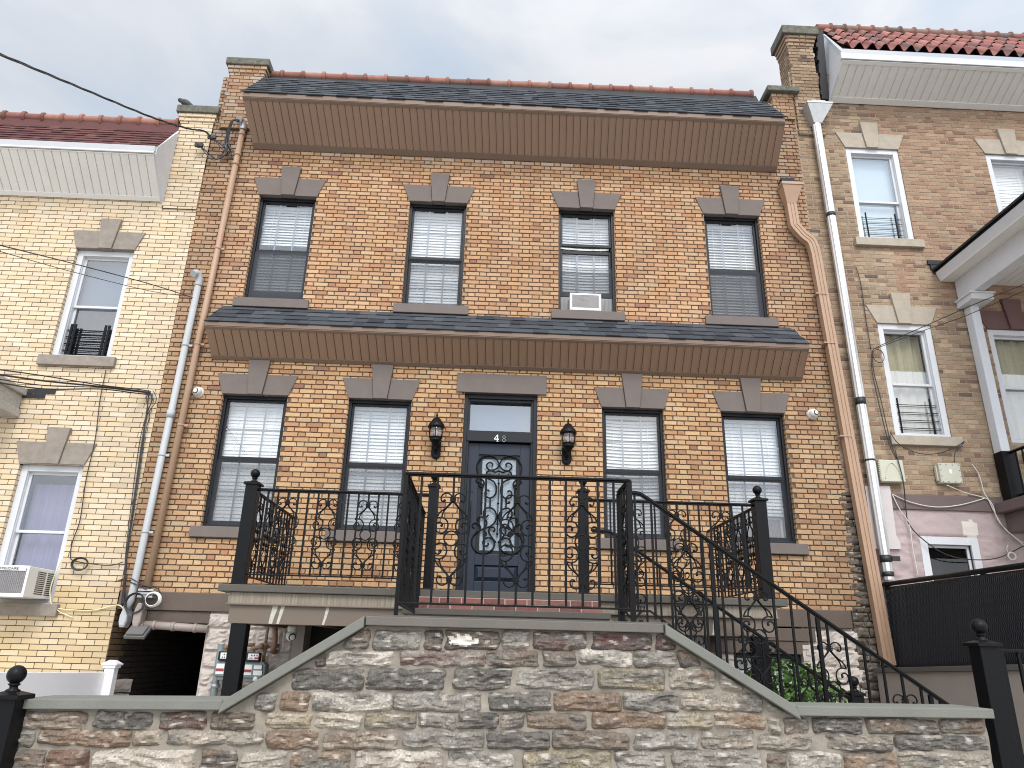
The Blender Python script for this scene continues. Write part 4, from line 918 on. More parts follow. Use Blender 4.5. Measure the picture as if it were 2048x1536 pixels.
bz = Z(1912, 603, -.02)
b = MB(); b.box(cb.x + .02, cb.x + .17, PD, -.012, bz, gz - .14); b.build("porch_beam", M_WTRIM, rh, bevel=.006)
b = MB(); b.box(cb.x - .02, cb.x + .30, -.36, -.012, bz - .12, bz + .002); b.box(cb.x - .045, cb.x + .325, -.385, -.012, bz - .03, bz - .003); b.build("column_capital", M_WTRIM, rh, bevel=.008)
b = MB(); b.box(cb.x + .02, cb.x + .17, PD + .02, PD + .17, .72, bz - .002); b.build('porch_column', M_WTRIM, rh, bevel=.006)
czb = Z(1995, 905, -.1); ccx = avg(X(1932, 610, -.1), X(1998, 900, -.1))
b = MB(); b.box(ccx, ccx + .125, -.16, -.012, czb, bz - .12); b.build("porch_column", M_WTRIM, rh, bevel=.006)
dz = Z(1990, 1008, 0); dx = X(1988, 1020, 0)
b = MB(); b.box(ccx - .02, ccx + .16, -.19, -.02, dz, czb); b.build("porch_newel", M_IRON, rh)
b = MB(); b.box(dx, RX1, -2.6, -.012, Z(1990, 1028), dz); b.box(dx + .12, RX1, -2.5, -.012, Z(1990, 1028) - .25, Z(1990, 1028) - .003); b.build("porch_deck", M_PURPLEBEAM, rh, bevel=.008)
rzp = Z(1998, 905, -.15)
rl = MB(); rl.tube([(ccx + .1, -.15, rzp), (ccx + .1, -2.5, rzp)], .022, 8); rl.box(ccx + .085, ccx + .115, -2.5, -.15, dz + .08, dz + .10); rlo = rl.build("porch_railing", M_IRON, rh)
pk = MB(); pk.box(-.008, .008, -.008, .008, dz + .09, rzp); pkm = pk.mesh("baluster", M_IRON)
for k in range(18): link("baluster", pkm, rlo, loc=(ccx + .1, -.28 - .12 * k, 0))
b = MB()
for k in range(3): q = at(1854 + 6 * k, 524 + 9 * k, -.01); b.box(q.x, q.x + .30 - .07 * k, -.03 + .004 * k, -.004, q.z - .045, q.z + .025)
b.build("tar_patch", M_TAR, rh)
b = MB(); b.box(dx + .55, dx + 1.0, -.04, -.012, dz + .55, dz + .72); b.build("wall_plaque", M_TAR, rh)

# ------------------------------------------------------------------ stoop
ZPF, YPF = 2.135, -1.90
SX0, SX1 = X(436, 1172, YPF), X(1576, 1203, YPF)
st = thing("stoop", (0.2, -1.0, 0.72), "raised brown entrance platform with bluestone slab, red brick riser and steps down to the right", "stoop")
b = MB(); b.box(SX0, SX1, YPF, -.03, ZPF - .068, ZPF); b.build("platform_slab", M_BLUESTONE, st, bevel=.008)
zb1, zb2 = Z(620, 1211, YPF + .05), Z(600, 1250, YPF + .07)
b = MB(); b.box(SX0 + .10, SX1 - .10, YPF + .045, -.04, zb1, ZPF - .070); b.build("streaked_fascia", M_STREAK, st, bevel=.004)
b = MB(); b.box(SX0 + .12, SX1 - .13, YPF + .065, YPF + .22, zb2, zb1 - .002); b.box(SX0 + .085, SX1 - .085, YPF + .03, YPF + .10, zb1 - .012, zb1 + .004)
b.box(SX0 + .12, SX0 + .26, YPF + .22, -.05, zb2, zb1 - .012); b.box(SX1 - .27, SX1 - .13, YPF + .22, -.05, zb2, zb1 - .012); b.build("platform_beam", M_FASCIA, st, bevel=.004)
b = MB(); b.box(SX0 + .26, SX1 - .27, YPF + .22, -.05, zb2 + .05, zb2 + .09)
for k in range(4): x = SX0 + .8 + 1.2 * k; b.box(x, x + .10, YPF + .23, -.06, zb2 + .01, zb2 + .049)
b.build("platform_underside", M_BROWN_PAINT, st)
# runs of spilt white paint down the beam
b = MB(); R = random.Random(4)
for px, w, yy in ((546, .05, 1250), (561, .035, 1250), (652, .03, 1250), (1355, .03, 1246), (1434, .04, 1270), (1440, .02, 1255)):
    x = X(px, 1225, YPF); zt = zb1 - .012; zl = max(zb2 + .004, Z(px, yy, YPF + .06)); pr = [(x - w * .5 + R.uniform(-.0025, .0025) - .004 * k, zt - (zt - zl) * k / 6) for k in range(7)]
    b = MB()
    for k in range(6): b.face([(pr[k + 1][0], YPF + .0625, pr[k + 1][1]), (pr[k + 1][0] + w * (1 - k * .06), YPF + .0625, pr[k + 1][1]), (pr[k][0] + w * (1 - (k - 1) * .06), YPF + .0625, pr[k][1]), (pr[k][0], YPF + .0625, pr[k][1])])
    b.build("paint_run", M_WHITEPAINT, st)
for px, ya, yb in ((480, 1250, 1390), (1519, 1285, 1330)):
    x = X(px, ya + 10, YPF + .14); b = MB(); b.box(x - .075, x + .075, YPF + .075, YPF + .215, .72, zb2 - .002); b.box(x - .11, x + .11, YPF + .06, YPF + .24, .72, .735); b.build("support_post", M_IRON, st, bevel=.006)
# red riser and steps
rx0, rx1 = X(838, 1200, -1.93), X(1201, 1205, -1.93)
b = MB(); b.box(rx0, rx1, -1.935, -1.86, 1.94, ZPF - .069, lin(176, 158, 146))
brick_field(b, rx0, rx1, 1.945, ZPF - .072, lambda u, d, z: Vector((u, -1.934 - d, z)), (), 'running', lambda x, z, R: scl(pick(R, [(lin(112, 62, 56), 3), (lin(100, 56, 52), 2), (lin(126, 76, 68), 2), (lin(120, 88, 78), 1)]), R.uniform(.85, 1.1)), .006, .012, 1.945, 8, ch=.0605)
b.build("brick_riser", M_REDBRICK, st)
b = MB(); b.box(X(804, 1222, -2.28), X(1222, 1228, -2.28), -2.28, -1.92, 1.885, 1.942); b.build("upper_step", M_BLUESTONE, st, bevel=.006)
LNX0, LNX1, ZL = -.66, 1.18, 1.79
b = MB(); b.box(-.70, 1.2, -2.24, -1.92, .72, 1.884); b.box(LNX0, LNX1, -4.36, -2.242, .72, ZL - .05); b.build("landing_base", M_STUCCO, st)
b = MB(); b.box(LNX0 - .03, LNX1 + .03, -4.37, -2.243, ZL - .049, ZL); b.build("landing_slab", M_BLUESTONE, st, bevel=.006)
NS = 6
for k in range(NS):
    zt = ZL - (k + 1) * .178; xa = LNX1 + .01 + k * .27
    b = MB(); b.box(xa, xa + .27, -3.28, -1.98, .72, zt - .045); b.box(xa - .02, xa + .28, -3.30, -1.96, zt - .044, zt); b.build("stair_step", M_BLUESTONE, st)

# ------------------------------------------------------------------ wrought iron
def scroll_mesh():
    b = MB(); q = .001
    pts = {
     'curl': [(-5, 296), (-10, 318), (-26, 338), (-50, 346), (-76, 338), (-92, 316), (-92, 294), (-80, 280), (-68, 284)],
     'outer': [(-3, 300), (-14, 278), (-48, 236), (-94, 196), (-112, 166), (-116, 150)],
     'inner': [(-2, 286), (-20, 262), (-52, 226), (-74, 190), (-80, 152)],
     'big': [(-118, 150), (-84, 156), (-52, 145), (-34, 120), (-30, 92), (-38, 62), (-60, 42), (-86, 38), (-110, 48), (-124, 72), (-122, 100), (-104, 118), (-84, 116), (-72, 100), (-80, 90)]}
    for sx in (1, -1):
        for sz in (1, -1):
            for n, p in pts.items():
                b.tube([(sx * x * q, .004 if n == 'inner' else 0, sz * z * q) for x, z, _ in [(v.x, v.y, 0) for v in spline([(a, c, 0) for a, c in p], 4)]], .0062, 6)
            b.sphere((sx * -.066, 0, sz * .287), .011, 8, 6); b.sphere((sx * -.078, 0, sz * .094), .011, 8, 6)
            M = Matrix.Translation((sx * -.042, 0, sz * .045)) @ Matrix.Rotation(sx * sz * .8, 4, 'Y')
            for k in (-1, 0, 1): b.box(-.015, .015, -.011, .011, -.0045 + k * .011, .0045 + k * .011, M=M)
    for sz in (1, -1):
        for k in (-1, 0, 1): b.box(-.023, .023, -.012, .012, sz * .300 - .005 + k * .012, sz * .300 + .005 + k * .012)
    b.tube([(.055 * math.cos(t * math.pi / 14), 0, .055 * math.sin(t * math.pi / 14)) for t in range(29)], .0062, 6, cap=False)
    return b.mesh("scroll", M_IRON)
SCROLL = scroll_mesh()
_pm = {}
def picket_mesh(h, w=.0085):
    key = (round(h, 3), w)
    if key not in _pm:
        b = MB(); b.box(-w, w, -w, w, 0, h); _pm[key] = b.mesh("picket", M_IRON)
    return _pm[key]
def iron_post(parent, x, y, w, z0, zc, ball_r, name="post"):
    b = MB(); h = w / 2; b.box(x - h, x + h, y - h, y + h, z0, zc - .02)
    b.box(x - h * 1.18, x + h * 1.18, y - h * 1.18, y + h * 1.18, z0, z0 + .012)
    o = b.build(name, M_IRON, parent, bevel=.005)
    c = MB(); e = h * 1.30; c.box(x - e, x + e, y - e, y + e, zc - .03, zc - .008)
    c.hull8([(x - e, y - e, zc - .008), (x + e, y - e, zc - .008), (x + e, y + e, zc - .008), (x - e, y + e, zc - .008)], [(x - h * .5, y - h * .5, zc + .010), (x + h * .5, y - h * .5, zc + .010), (x + h * .5, y + h * .5, zc + .010), (x - h * .5, y + h * .5, zc + .010)])
    c.build("post_cap", M_IRON, o, bevel=.003)
    s = MB(); r = ball_r; s.lathe([(r * .75, zc + .008), (r * .78, zc + .014), (r * .45, zc + .024), (r * .42, zc + .036), (r * .62, zc + .042), (r * .62, zc + .048), (r * .40, zc + .052)], (x, y, 0), 16)
    s.sphere((x, y, zc + .050 + r * .92), r, 20, 12); s.build("ball_finial", M_IRON, o)
    return o
def rail_run(parent, p0, p1, zb, zt, n, scrolls, top_name="top_rail", dzs=0.0, ends=True, cap_w=.022, sc_h=None, gap=None, skip=()):
    """straight run from p0 to p1 (x, y); zb/zt bottom and top at p0; dzs = rise over the run"""
    x0, y0 = p0; x1, y1 = p1; ang = math.atan2(y1 - y0, x1 - x0); L = math.hypot(x1 - x0, y1 - y0)
    D = Vector((math.cos(ang), math.sin(ang), 0)); N = Vector((-D.y, D.x, 0)); sl = dzs / L
    def bar(z, w, h, name, m=M_IRON):
        b = MB(); a = []; c = []
        for (P, lst, zz) in ((Vector((x0, y0, 0)), a, z), (Vector((x1, y1, 0)), c, z + dzs)):
            lst += [P + N * -w + Vector((0, 0, zz)), P + N * w + Vector((0, 0, zz)), P + N * w + Vector((0, 0, zz + h)), P + N * -w + Vector((0, 0, zz + h))]
        b.hull8(a, c); return b
    t = bar(zt - .016, .013, .012, "r"); t2 = bar(zt - .004, cap_w, .012, "r"); t.raw(t2.v, t2.f); t3 = bar(zt + .008, cap_w * .7, .007, "r"); t.raw(t3.v, t3.f); t.build(top_name, M_IRON, parent, bevel=.003)
    bar(zb, .012, .014, "b").build("bottom_rail", M_IRON, parent, bevel=.002)
    H = zt - zb
    ks = scrolls
    for k in range(1, n):
        if k in skip: continue
        P = Vector((x0, y0, 0)) + D * (L * k / n); zz = zb + dzs * k / n
        if k in ks:
            if sc_h is None: zc = zz + H * .5
            else: zc = zz + sc_h
            link("scroll", SCROLL, parent, loc=(P.x, P.y, zc), rotz=ang)
            link("picket", picket_mesh(max(.02, zc - .29 - zz)), parent, loc=(P.x, P.y, zz), rotz=ang)
            link("picket", picket_mesh(zz + H - .016 - (zc + .29)), parent, loc=(P.x, P.y, zc + .29), rotz=ang)
        else:
            link("picket", picket_mesh(H - .012 + (.012 if sl else 0)), parent, loc=(P.x, P.y, zz), rotz=ang)
YRL = -1.82
zpt, zpb = Z(700, 985, YRL), Z(640, 1154, YRL)
xpl, xpr = X(503, 1000, YRL), X(1517, 1010, YRL); xil, xir = X(868, 985, YRL), X(1166, 985, YRL)
lr = thing("iron_railing", (xpl, YRL, ZPF), "black scrolled iron railing round the left half of the entrance platform", "railing", "black iron railings of the stoop")
iron_post(lr, xpl, YRL, .125, ZPF, Z(503, 965, YRL), .048); iron_post(lr, xil, YRL, .10, ZPF, Z(868, 970, YRL), .043)
rail_run(lr, (xpl + .06, YRL), (xil - .05, YRL), zpb, zpt, 17, (3, 7, 11, 15))
rail_run(lr, (xpl, YRL + .06), (xpl, -.02), zpb, zpt, 14, (2, 5, 8, 11), cap_w=.018)
rr = thing("iron_railing", (xpr, YRL, ZPF), "black scrolled iron railing round the right half of the entrance platform", "railing", "black iron railings of the stoop")
iron_post(rr, xpr, YRL, .125, ZPF, Z(1517, 998, YRL), .048); iron_post(rr, xir, YRL, .10, ZPF, Z(1166, 980, YRL), .043)
rail_run(rr, (xpr - .06, YRL), (xir + .05, YRL), zpb, zpt, 15, (3, 7, 11))
rail_run(rr, (xpr, YRL + .06), (xpr, -.02), zpb, zpt, 14, (2, 5, 8, 11), cap_w=.018)
# landing guard with the near stair handrail
YLR, XLA, XLB = -3.70, X(813, 945, -3.7), X(1258, 963, -3.7)
zlt, zlb = avg(Z(813, 946, YLR), Z(1262, 964, YLR)), avg(Z(797, 1207, YLR), Z(1262, 1221, YLR)) + .0
gr_ = thing("iron_railing", (XLA, YLR, ZL), "black iron guard railing round the stone-walled landing with the nearer stair handrail", "railing", "black iron railings of the stoop")
rail_run(gr_, (XLA, YLR), (XLB, YLR), zlb, zlt, 14, (3, 7, 11), cap_w=.026)
rail_run(gr_, (XLA, YLR), (XLA, YRL - .07), zlb, zlt, 14, (3, 7, 11), cap_w=.024)
YS1 = -3.25
rail_run(gr_, (XLB, YLR), (XLB, YS1), zlb, zlt, 4, (2,), cap_w=.022)
for (x, y, w, t) in ((XLA, YLR, .014, zlt), (XLB, YLR, .018, zlt), (XLB, YS1, .020, zlt), (XLA, YRL - .08, .014, zlt)):
    b = MB(); b.box(x - w, x + w, y - w, y + w, ZL - .2, t - .01); b.build("corner_post", M_IRON, gr_)
hx0, hz0 = X(1282, 990, YS1), Z(1282, 990, YS1); hx1, hz1 = X(1890, 1408, YS1), Z(1890, 1408, YS1)
sl = (hz1 - hz0) / (hx1 - hx0); hx2 = hx1 + .55; hz2 = hz1 + .55 * sl
def handrail(parent, pts, w):
    P = spline(pts, 4); a = MB()
    for i in range(len(P) - 1):
        p, q = Vector(P[i]), Vector(P[i + 1])
        for (ww, z0, z1) in ((w, 0, .014), (w * .7, .014, .022), (w * .55, -.012, 0)):
            a.hull8([p + Vector((0, -ww, z0)), p + Vector((0, ww, z0)), p + Vector((0, ww, z1)), p + Vector((0, -ww, z1))], [q + Vector((0, -ww, z0)), q + Vector((0, ww, z0)), q + Vector((0, ww, z1)), q + Vector((0, -ww, z1))])
    return a.build("handrail", M_IRON, parent)
def stair_rail(parent, y, x0, z0, x1, z1, n0, nsc, depth, start, w=.024):
    sl = (z1 - z0) / (x1 - x0)
    handrail(parent, [(start, y, z0 + .012), (start + .05, y, z0 + .012), (x0 - .03, y, z0 + .006), (x0 + .03, y, z0 + .03 * sl), (x0 + .3, y, z0 + .3 * sl), (0.5 * (x0 + x1), y, 0.5 * (z0 + z1)), (x1, y, z1)], w)
    b = MB(); p = Vector((x0 + .04, y, z0 - depth)); q = Vector((x1, y, z1 - depth))
    b.hull8([p + Vector((0, -.012, 0)), p + Vector((0, .012, 0)), p + Vector((0, .012, .016)), p + Vector((0, -.012, .016))], [q + Vector((0, -.012, 0)), q + Vector((0, .012, 0)), q + Vector((0, .012, .016)), q + Vector((0, -.012, .016))])
    b.box(start, x0 + .04, y - .012, y + .012, z0 - depth - .001, z0 - depth + .015); b.build("bottom_rail", M_IRON, parent)
    x = n0; k = 0
    while x < x1 - .05:
        zt = z0 + (x - x0) * sl if x > x0 else z0; zb = zt - depth
        if k in nsc:
            zc = zt - (nsc[k] if isinstance(nsc, dict) else depth * .52)
            link("scroll", SCROLL, parent, loc=(x, y, zc)); link("picket", picket_mesh(zt - (zc + .29)), parent, loc=(x, y, zc + .29)); link("picket", picket_mesh(max(.02, zc - .29 - zb)), parent, loc=(x, y, zb))
        else: link("picket", picket_mesh(depth), parent, loc=(x, y, zb))
        x += .1385; k += 1
stepx = (X(1513, 1198, YS1) - X(1372, 1098, YS1)) / 4
fx = X(1372, 1098, YS1)
DEP = hz0 - Z(1285, 1224, YS1)
scz = {k: hz0 + (fx + (k - 3) * .1385 - hx0) * sl - (Z(1372, 1098, YS1) + (k - 3) * .1385 * sl - .30) for k in (3, 7, 11, 15)}
stair_rail(gr_, YS1, hx0, hz0, hx2, hz2, fx - 3 * .1385, scz, DEP, XLB + .02)
for k in (3, 9, 15):
    x = hx0 + .15 + k * .1385; zt = hz0 + (x - hx0) * sl; b = MB(); b.box(x - .014, x + .014, YS1 - .014, YS1 + .014, zt - DEP - .22, zt - .01); b.build("rail_post", M_IRON, gr_)
# far stair handrail down to its own newel
YS2 = -1.98
fr = thing("iron_railing", (1.2, YS2, ZL), "black iron stair railing on the house side of the steps, ending at a ball-topped newel", "railing", "black iron railings of the stoop")
gx0_, gz0_ = X(1222, 1066, YS2), Z(1222, 1066, YS2); nxp, nzp = X(1711, 1393, YS2), Z(1711, 1384, YS2)
gx1_ = nxp - .05; gz1_ = gz0_ + (gx1_ - gx0_) * ((Z(1690, 1392, YS2) - gz0_) / (X(1690, 1392, YS2) - gx0_))
stair_rail(fr, YS2, gx0_, gz0_, gx1_, gz1_, gx0_ + .06, (1, 5, 9, 13), .80, xir + .07)
iron_post(fr, nxp, YS2, .11, .72, nzp, .047, "newel_post")

# ------------------------------------------------------------------ stone retaining wall
YW, YCF, YCB = -4.70, -4.76, -4.38
rw = thing("retaining_wall", (.3, -4.55, 0), "rough stone retaining wall with bluestone coping rising to a raised middle at the street", "wall")
CP = [at(30, 1398, YCF), at(447, 1400, YCF), at(730, 1232, YCF), at(1329, 1247.5, YCF), at(1592, 1412, YCF), at(1989, 1418, YCF)]
TH = .052
M_COPING2 = mat('brown_grey_coping', lin(104, 98, 91), rough=.85, noise_amt=.16, noise_scale=5, bump=.25, bump_scale=110)
cx = [(p.x, p.z) for p in CP]
zmid = avg(cx[2][1], cx[3][1]); cx[2] = (cx[2][0], zmid); cx[3] = (cx[3][0], zmid)
M_COPING = mat("worn_bluestone_coping", lin(116, 116, 108), rough=.8, noise_amt=.18, noise_scale=5, bump=.25, bump_scale=110)
for i in range(5):
    (xa, za), (xb, zb_) = cx[i], cx[i + 1]; e = .006 if i % 2 == 0 else .002
    t2 = TH * (1.0 if i in (0, 2, 4) else 1.22)
    b = MB(); yf = YCF - (.0 if i in (0, 2, 4) else .012)
    q0 = [(xa + e, yf, za - t2), (xb - e, yf, zb_ - t2), (xb - e, yf, zb_), (xa + e, yf, za)]
    if i == 3: q0[1] = (xb + .02, yf, zb_ - t2 - .01)
    if i == 1: q0[0] = (xa - .02, yf, za - t2 - .01)
    b.hull8(q0, [(p[0], YCB, p[2]) for p in q0]); b.build("coping_stone", M_COPING if i != 2 else M_COPING2, rw, bevel=.005)
def zcap(x):
    for i in range(5):
        if cx[i][0] <= x <= cx[i + 1][0]:
            t = (x - cx[i][0]) / (cx[i + 1][0] - cx[i][0]); return cx[i][1] + t * (cx[i + 1][1] - cx[i][1]) - TH * (1.0 if i % 2 == 0 else 1.25)
    return cx[0][1] - TH if x < cx[0][0] else cx[5][1] - TH
WX0, WX1 = cx[0][0] + .01, cx[5][0] - .03
b = MB(); n1 = 190; n2 = 60; vs = []
for j in range(n2 + 1):
    for i in range(n1 + 1):
        x = WX0 + (WX1 - WX0) * i / n1; zt = zcap(x) - .001; z = zt * j / n2
        d = .010 * noise.noise(Vector((x * 6, z * 9, 2))) + .006 * noise.noise(Vector((x * 23, z * 30, 7)))
        vs.append((x, YW - d, z))
base = len(b.v); b.v += vs
for j in range(n2):
    for i in range(n1):
        a = j * (n1 + 1) + i; b.f.append((base + a, base + a + 1, base + a + n1 + 2, base + a + n1 + 1)); b.c.append((1, 1, 1)); b.s.append(True)
b.prism([(WX0, 0), (WX1, 0)] + [(p[0], p[1] - TH - .03) for p in reversed([(WX0, cx[0][1]), *cx[1:5], (WX1, cx[5][1])])], YW + .02, YCB - .03)
b.build("mortar_bed", M_MORTAR, rw)
DK, DG, LG, BR, OR, YE, PA, WH, RB = lin(86, 82, 78), lin(108, 103, 96), lin(144, 138, 129), lin(112, 98, 86), lin(127, 107, 90), lin(138, 126, 103), lin(153, 142, 128), lin(180, 171, 160), lin(98, 75, 69)
STN = []
def row(y0, y1, *st): STN.extend([(a, c, y0, y1, c1, c2) for a, c, c1, c2 in st])
row(1262, 1298, (690, 738, DG, BR), (748, 842, DK, LG), (850, 884, BR, DK), (893, 998, DK, BR), (1004, 1058, DG, LG), (1068, 1172, RB, DG), (1184, 1300, RB, DK), (1312, 1350, RB, DK))
row(1303, 1332, (632, 652, BR, DK), (656, 785, DG, WH), (800, 968, RB, LG), (976, 1078, DG, BR), (1086, 1150, DG, BR), (1158, 1262, DG, WH), (1268, 1352, LG, DG), (1358, 1398, OR, DK))
row(1338, 1378, (586, 728, DK, DG), (736, 890, DG, DK), (908, 1022, DK, DG), (1034, 1187, LG, DG), (1196, 1328, YE, DG), (1337, 1428, DG, PA), (1440, 1484, PA, LG))
row(1386, 1421, (512, 551, DG, LG), (561, 617, OR, BR), (623, 782, DG, WH), (790, 964, DG, LG), (978, 1100, DG, DK), (1107, 1241, OR, BR), (1246, 1354, DK, LG), (1360, 1524, PA, DG), (1532, 1560, LG, DG))
row(1427, 1456, (534, 624, YE, PA), (632, 722, YE, WH), (730, 832, DG, YE), (838, 911, DG, LG), (918, 996, DG, DK), (1002, 1046, DG, PA), (1054, 1171, OR, DG), (1182, 1327, BR, OR), (1333, 1423, LG, YE), (1430, 1532, PA, OR))
row(1464, 1497, (533, 636, BR, OR), (648, 794, PA, BR), (806, 966, DG, LG), (976, 1099, DG, DK), (1106, 1258, DG, BR), (1270, 1397, DG, LG), (1403, 1505, DG, PA))
row(1503, 1542, (484, 574, LG, PA), (583, 700, OR, DG), (711, 884, BR, WH), (894, 1024, WH, DG), (1046, 1220, DG, YE), (1232, 1330, LG, DG), (1346, 1524, DG, LG))
row(1424, 1457, (30, 174, PA, BR), (190, 305, DK, DG), (322, 412, RB, DG), (426, 512, DK, BR))
row(1462, 1491, (26, 70, DG, LG), (78, 262, OR, BR), (268, 322, BR, PA), (334, 524, PA, DG))
row(1500, 1542, (14, 88, BR, DG), (96, 178, OR, RB), (188, 390, PA, WH), (402, 472, OR, DK))
row(1437, 1466, (1540, 1562, LG, PA), (1570, 1617, BR, DG), (1626, 1724, DG, DK), (1733, 1874, DG, BR), (1880, 1986, BR, DG))
row(1472, 1500, (1516, 1622, DG, PA), (1654, 1784, DK, PA), (1792, 1988, DK, DG))
row(1507, 1542, (1534, 1572, BR, DG), (1580, 1682, DG, WH), (1690, 1792, OR, DG), (1800, 1990, DG, PA))
row(1552, 1592, *[(x, x + 118, (DG, PA, BR, DK)[i % 4], (LG, DG, OR, PA)[i % 4]) for i, x in enumerate(range(20, 1900, 132))])
row(1600, 1640, *[(x, x + 138, (PA, DG, DK, OR)[i % 4], (LG, DG, BR, PA)[i % 4]) for i, x in enumerate(range(0, 1900, 150))])
row(1650, 1720, *[(x, x + 150, (DG, PA, OR, DK)[i % 4], (LG, DG, BR, PA)[i % 4]) for i, x in enumerate(range(30, 1880, 162))])
b = MB()
for i, (a, c, ya, yb, c1, c2) in enumerate(STN):
    xm = .5 * (a + c); x0, x1 = X(a - 2.5, .5 * (ya + yb), YW), X(c + 2.5, .5 * (ya + yb), YW); z1_, z0_ = Z(xm, ya - 3, YW), Z(xm, yb + 3, YW)
    x0, x1 = max(x0, WX0 + .005), min(x1, WX1 - .005)
    cl = lambda x: zcap(min(max(x, WX0), WX1)) - .012
    rock(b, x0, x1, z0_, z1_, YW + .006, .040, 500 + i, scl(c1, 1.0), c2, edge=.013, res=.0095 if yb < 1545 else .02, clip=cl, crag=1.0)
def paint_patch(mb, f0, px, py, rx, ry, col, seed):
    c = at(px, py, YW)
    for k in range(f0, len(mb.f)):
        p = mb.v[mb.f[k][0]]
        q = ((p[0] - c.x) / rx) ** 2 + ((p[2] - c.z) / ry) ** 2 + .9 * noise.noise(Vector((p[0] * 40, p[2] * 60, seed)))
        if q < .8: mb.c[k] = col
paint_patch(b, 0, 925, 1282, .10, .035, lin(204, 198, 188), 3)
paint_patch(b, 0, 1405, 1352, .025, .03, lin(124, 104, 88), 4)
b.build("rubble_stones", M_STONE, rw)

# ------------------------------------------------------------------ gate posts, gate
gp = thing("gate_post", (-2.65, -4.78, 0), "black square gate post with ball finial at the left end of the stone wall", "gate post", "black ball-topped gate posts")
gxr = X(30, 1400, -4.86); iron_post(gp, gxr - .07, -4.78, .13, 0, Z(40, 1388, -4.85), .05)
gp2 = thing("gate_post", (3.3, -4.35, 0), "tall black square gate post with ball finial behind the right end of the stone wall", "gate post", "black ball-topped gate posts")
gx2 = X(1958, 1287, -4.40); iron_post(gp2, gx2 + .062, -4.34, .125, 0, Z(1962, 1283, -4.40), .05)
gt = thing("iron_gate", (3.9, -4.34, 0), "black iron picket gate beside the tall post at the right edge", "gate")
zgt = Z(2025, 1298, -4.34); xg0 = gx2 + .145
b = MB(); b.box(xg0, xg0 + 1.0, -4.36, -4.32, zgt - .02, zgt); b.build("top_rail", M_IRON, gt, bevel=.003)
b = MB(); b.box(xg0, xg0 + 1.0, -4.355, -4.325, .18, .205); b.build("bottom_rail", M_IRON, gt)
for k in range(8):
    w = .018 if k == 0 else .009
    b = MB(); b.box(-w, w, -w, w, .19, zgt - .02); link("stile" if k == 0 else "picket", b.mesh("picket", M_IRON), gt, loc=(xg0 + .02 + .125 * k, -4.34, 0))

# ------------------------------------------------------------------ boundary wall and privacy fence on the right
bw_ = thing("boundary_wall", (4.9, -2, .72), "low taupe stucco wall with bluestone coping under the black privacy fence", "wall")
zwa, zwb = Z(1738, 1336, -.05), at(2048, 1331, -2.35).z
zat = lambda y: zwa + (zwb - zwa) * (y + .05) / (-2.30)
YE_ = -4.1
def yrun(mb, x0, x1, ya, yb, dz0, dz1): mb.hull8([(x0, ya, zat(ya) + dz0), (x1, ya, zat(ya) + dz0), (x1, ya, zat(ya) + dz1), (x0, ya, zat(ya) + dz1)], [(x0, yb, zat(yb) + dz0), (x1, yb, zat(yb) + dz0), (x1, yb, zat(yb) + dz1), (x0, yb, zat(yb) + dz1)])
XBW = X(1745, 1338, -.05)
b = MB(); b.hull8([(XBW + .04, YE_, .7), (XBW + .36, YE_, .7), (XBW + .36, YE_, zat(YE_) - .052), (XBW + .04, YE_, zat(YE_) - .052)], [(XBW + .04, -.06, .7), (XBW + .36, -.06, .7), (XBW + .36, -.06, zat(-.06) - .052), (XBW + .04, -.06, zat(-.06) - .052)]); b.build("stucco_face", M_STUCCO, bw_)
for k in range(3):
    ya, yb = -.06 - 1.36 * k, -.06 - 1.36 * (k + 1) + .006; b = MB(); yrun(b, XBW, XBW + .42, ya, yb, -.05, 0); b.build("coping_stone", M_BLUESTONE, bw_, bevel=.005)
cf = thing("privacy_fence", (5.03, -1.5, 1.5), "black chain-link fence filled with privacy slats, leaning over the low stucco wall", "fence")
XF = X(1768, 1168, -.05); zfa, zfb = Z(1768, 1169, -.05), at(2048, 1136, -2.33).z; YFE = -3.4
ztop = lambda y: zfa + (zfb - zfa) * (y + .05) / (-2.28)
b = MB(); b.tube([(XF, -.04, ztop(-.04)), (XF, YFE, ztop(YFE))], .028, 10); b.build("top_rail", M_IRON, cf)
b = MB(); y = -.06; k = 0
RS = random.Random(5)
while y > YFE:
    zb_ = zat(y) + .01; t = RS.uniform(-.003, .003); b.box(XF - .004 + t, XF + .004 + t, y - .058, y, zb_, ztop(y) - .035); y -= .0605
b.build("slat_panel", M_SLAT, cf)
b = MB(); n = int((YFE + .05) / -.03)
for k in range(int(-YFE / .0303)):
    y = -.06 - .0303 * k; z = zat(y) + .01; zz = []; m = 0
    while z < ztop(y) - .03: zz.append((XF - .009, y + (.013 if (m % 2) else -.013), z)); z += .045; m += 1
    b.tube(zz, .0042, 4)
b.build("chain_link_mesh", M_CHAIN, cf)
for y in (-.06, -1.9): b = MB(); b.tube([(XF + .04, y, .7), (XF + .04, y, ztop(y) + .02)], .03, 10); b.build("fence_post", M_IRON, cf)
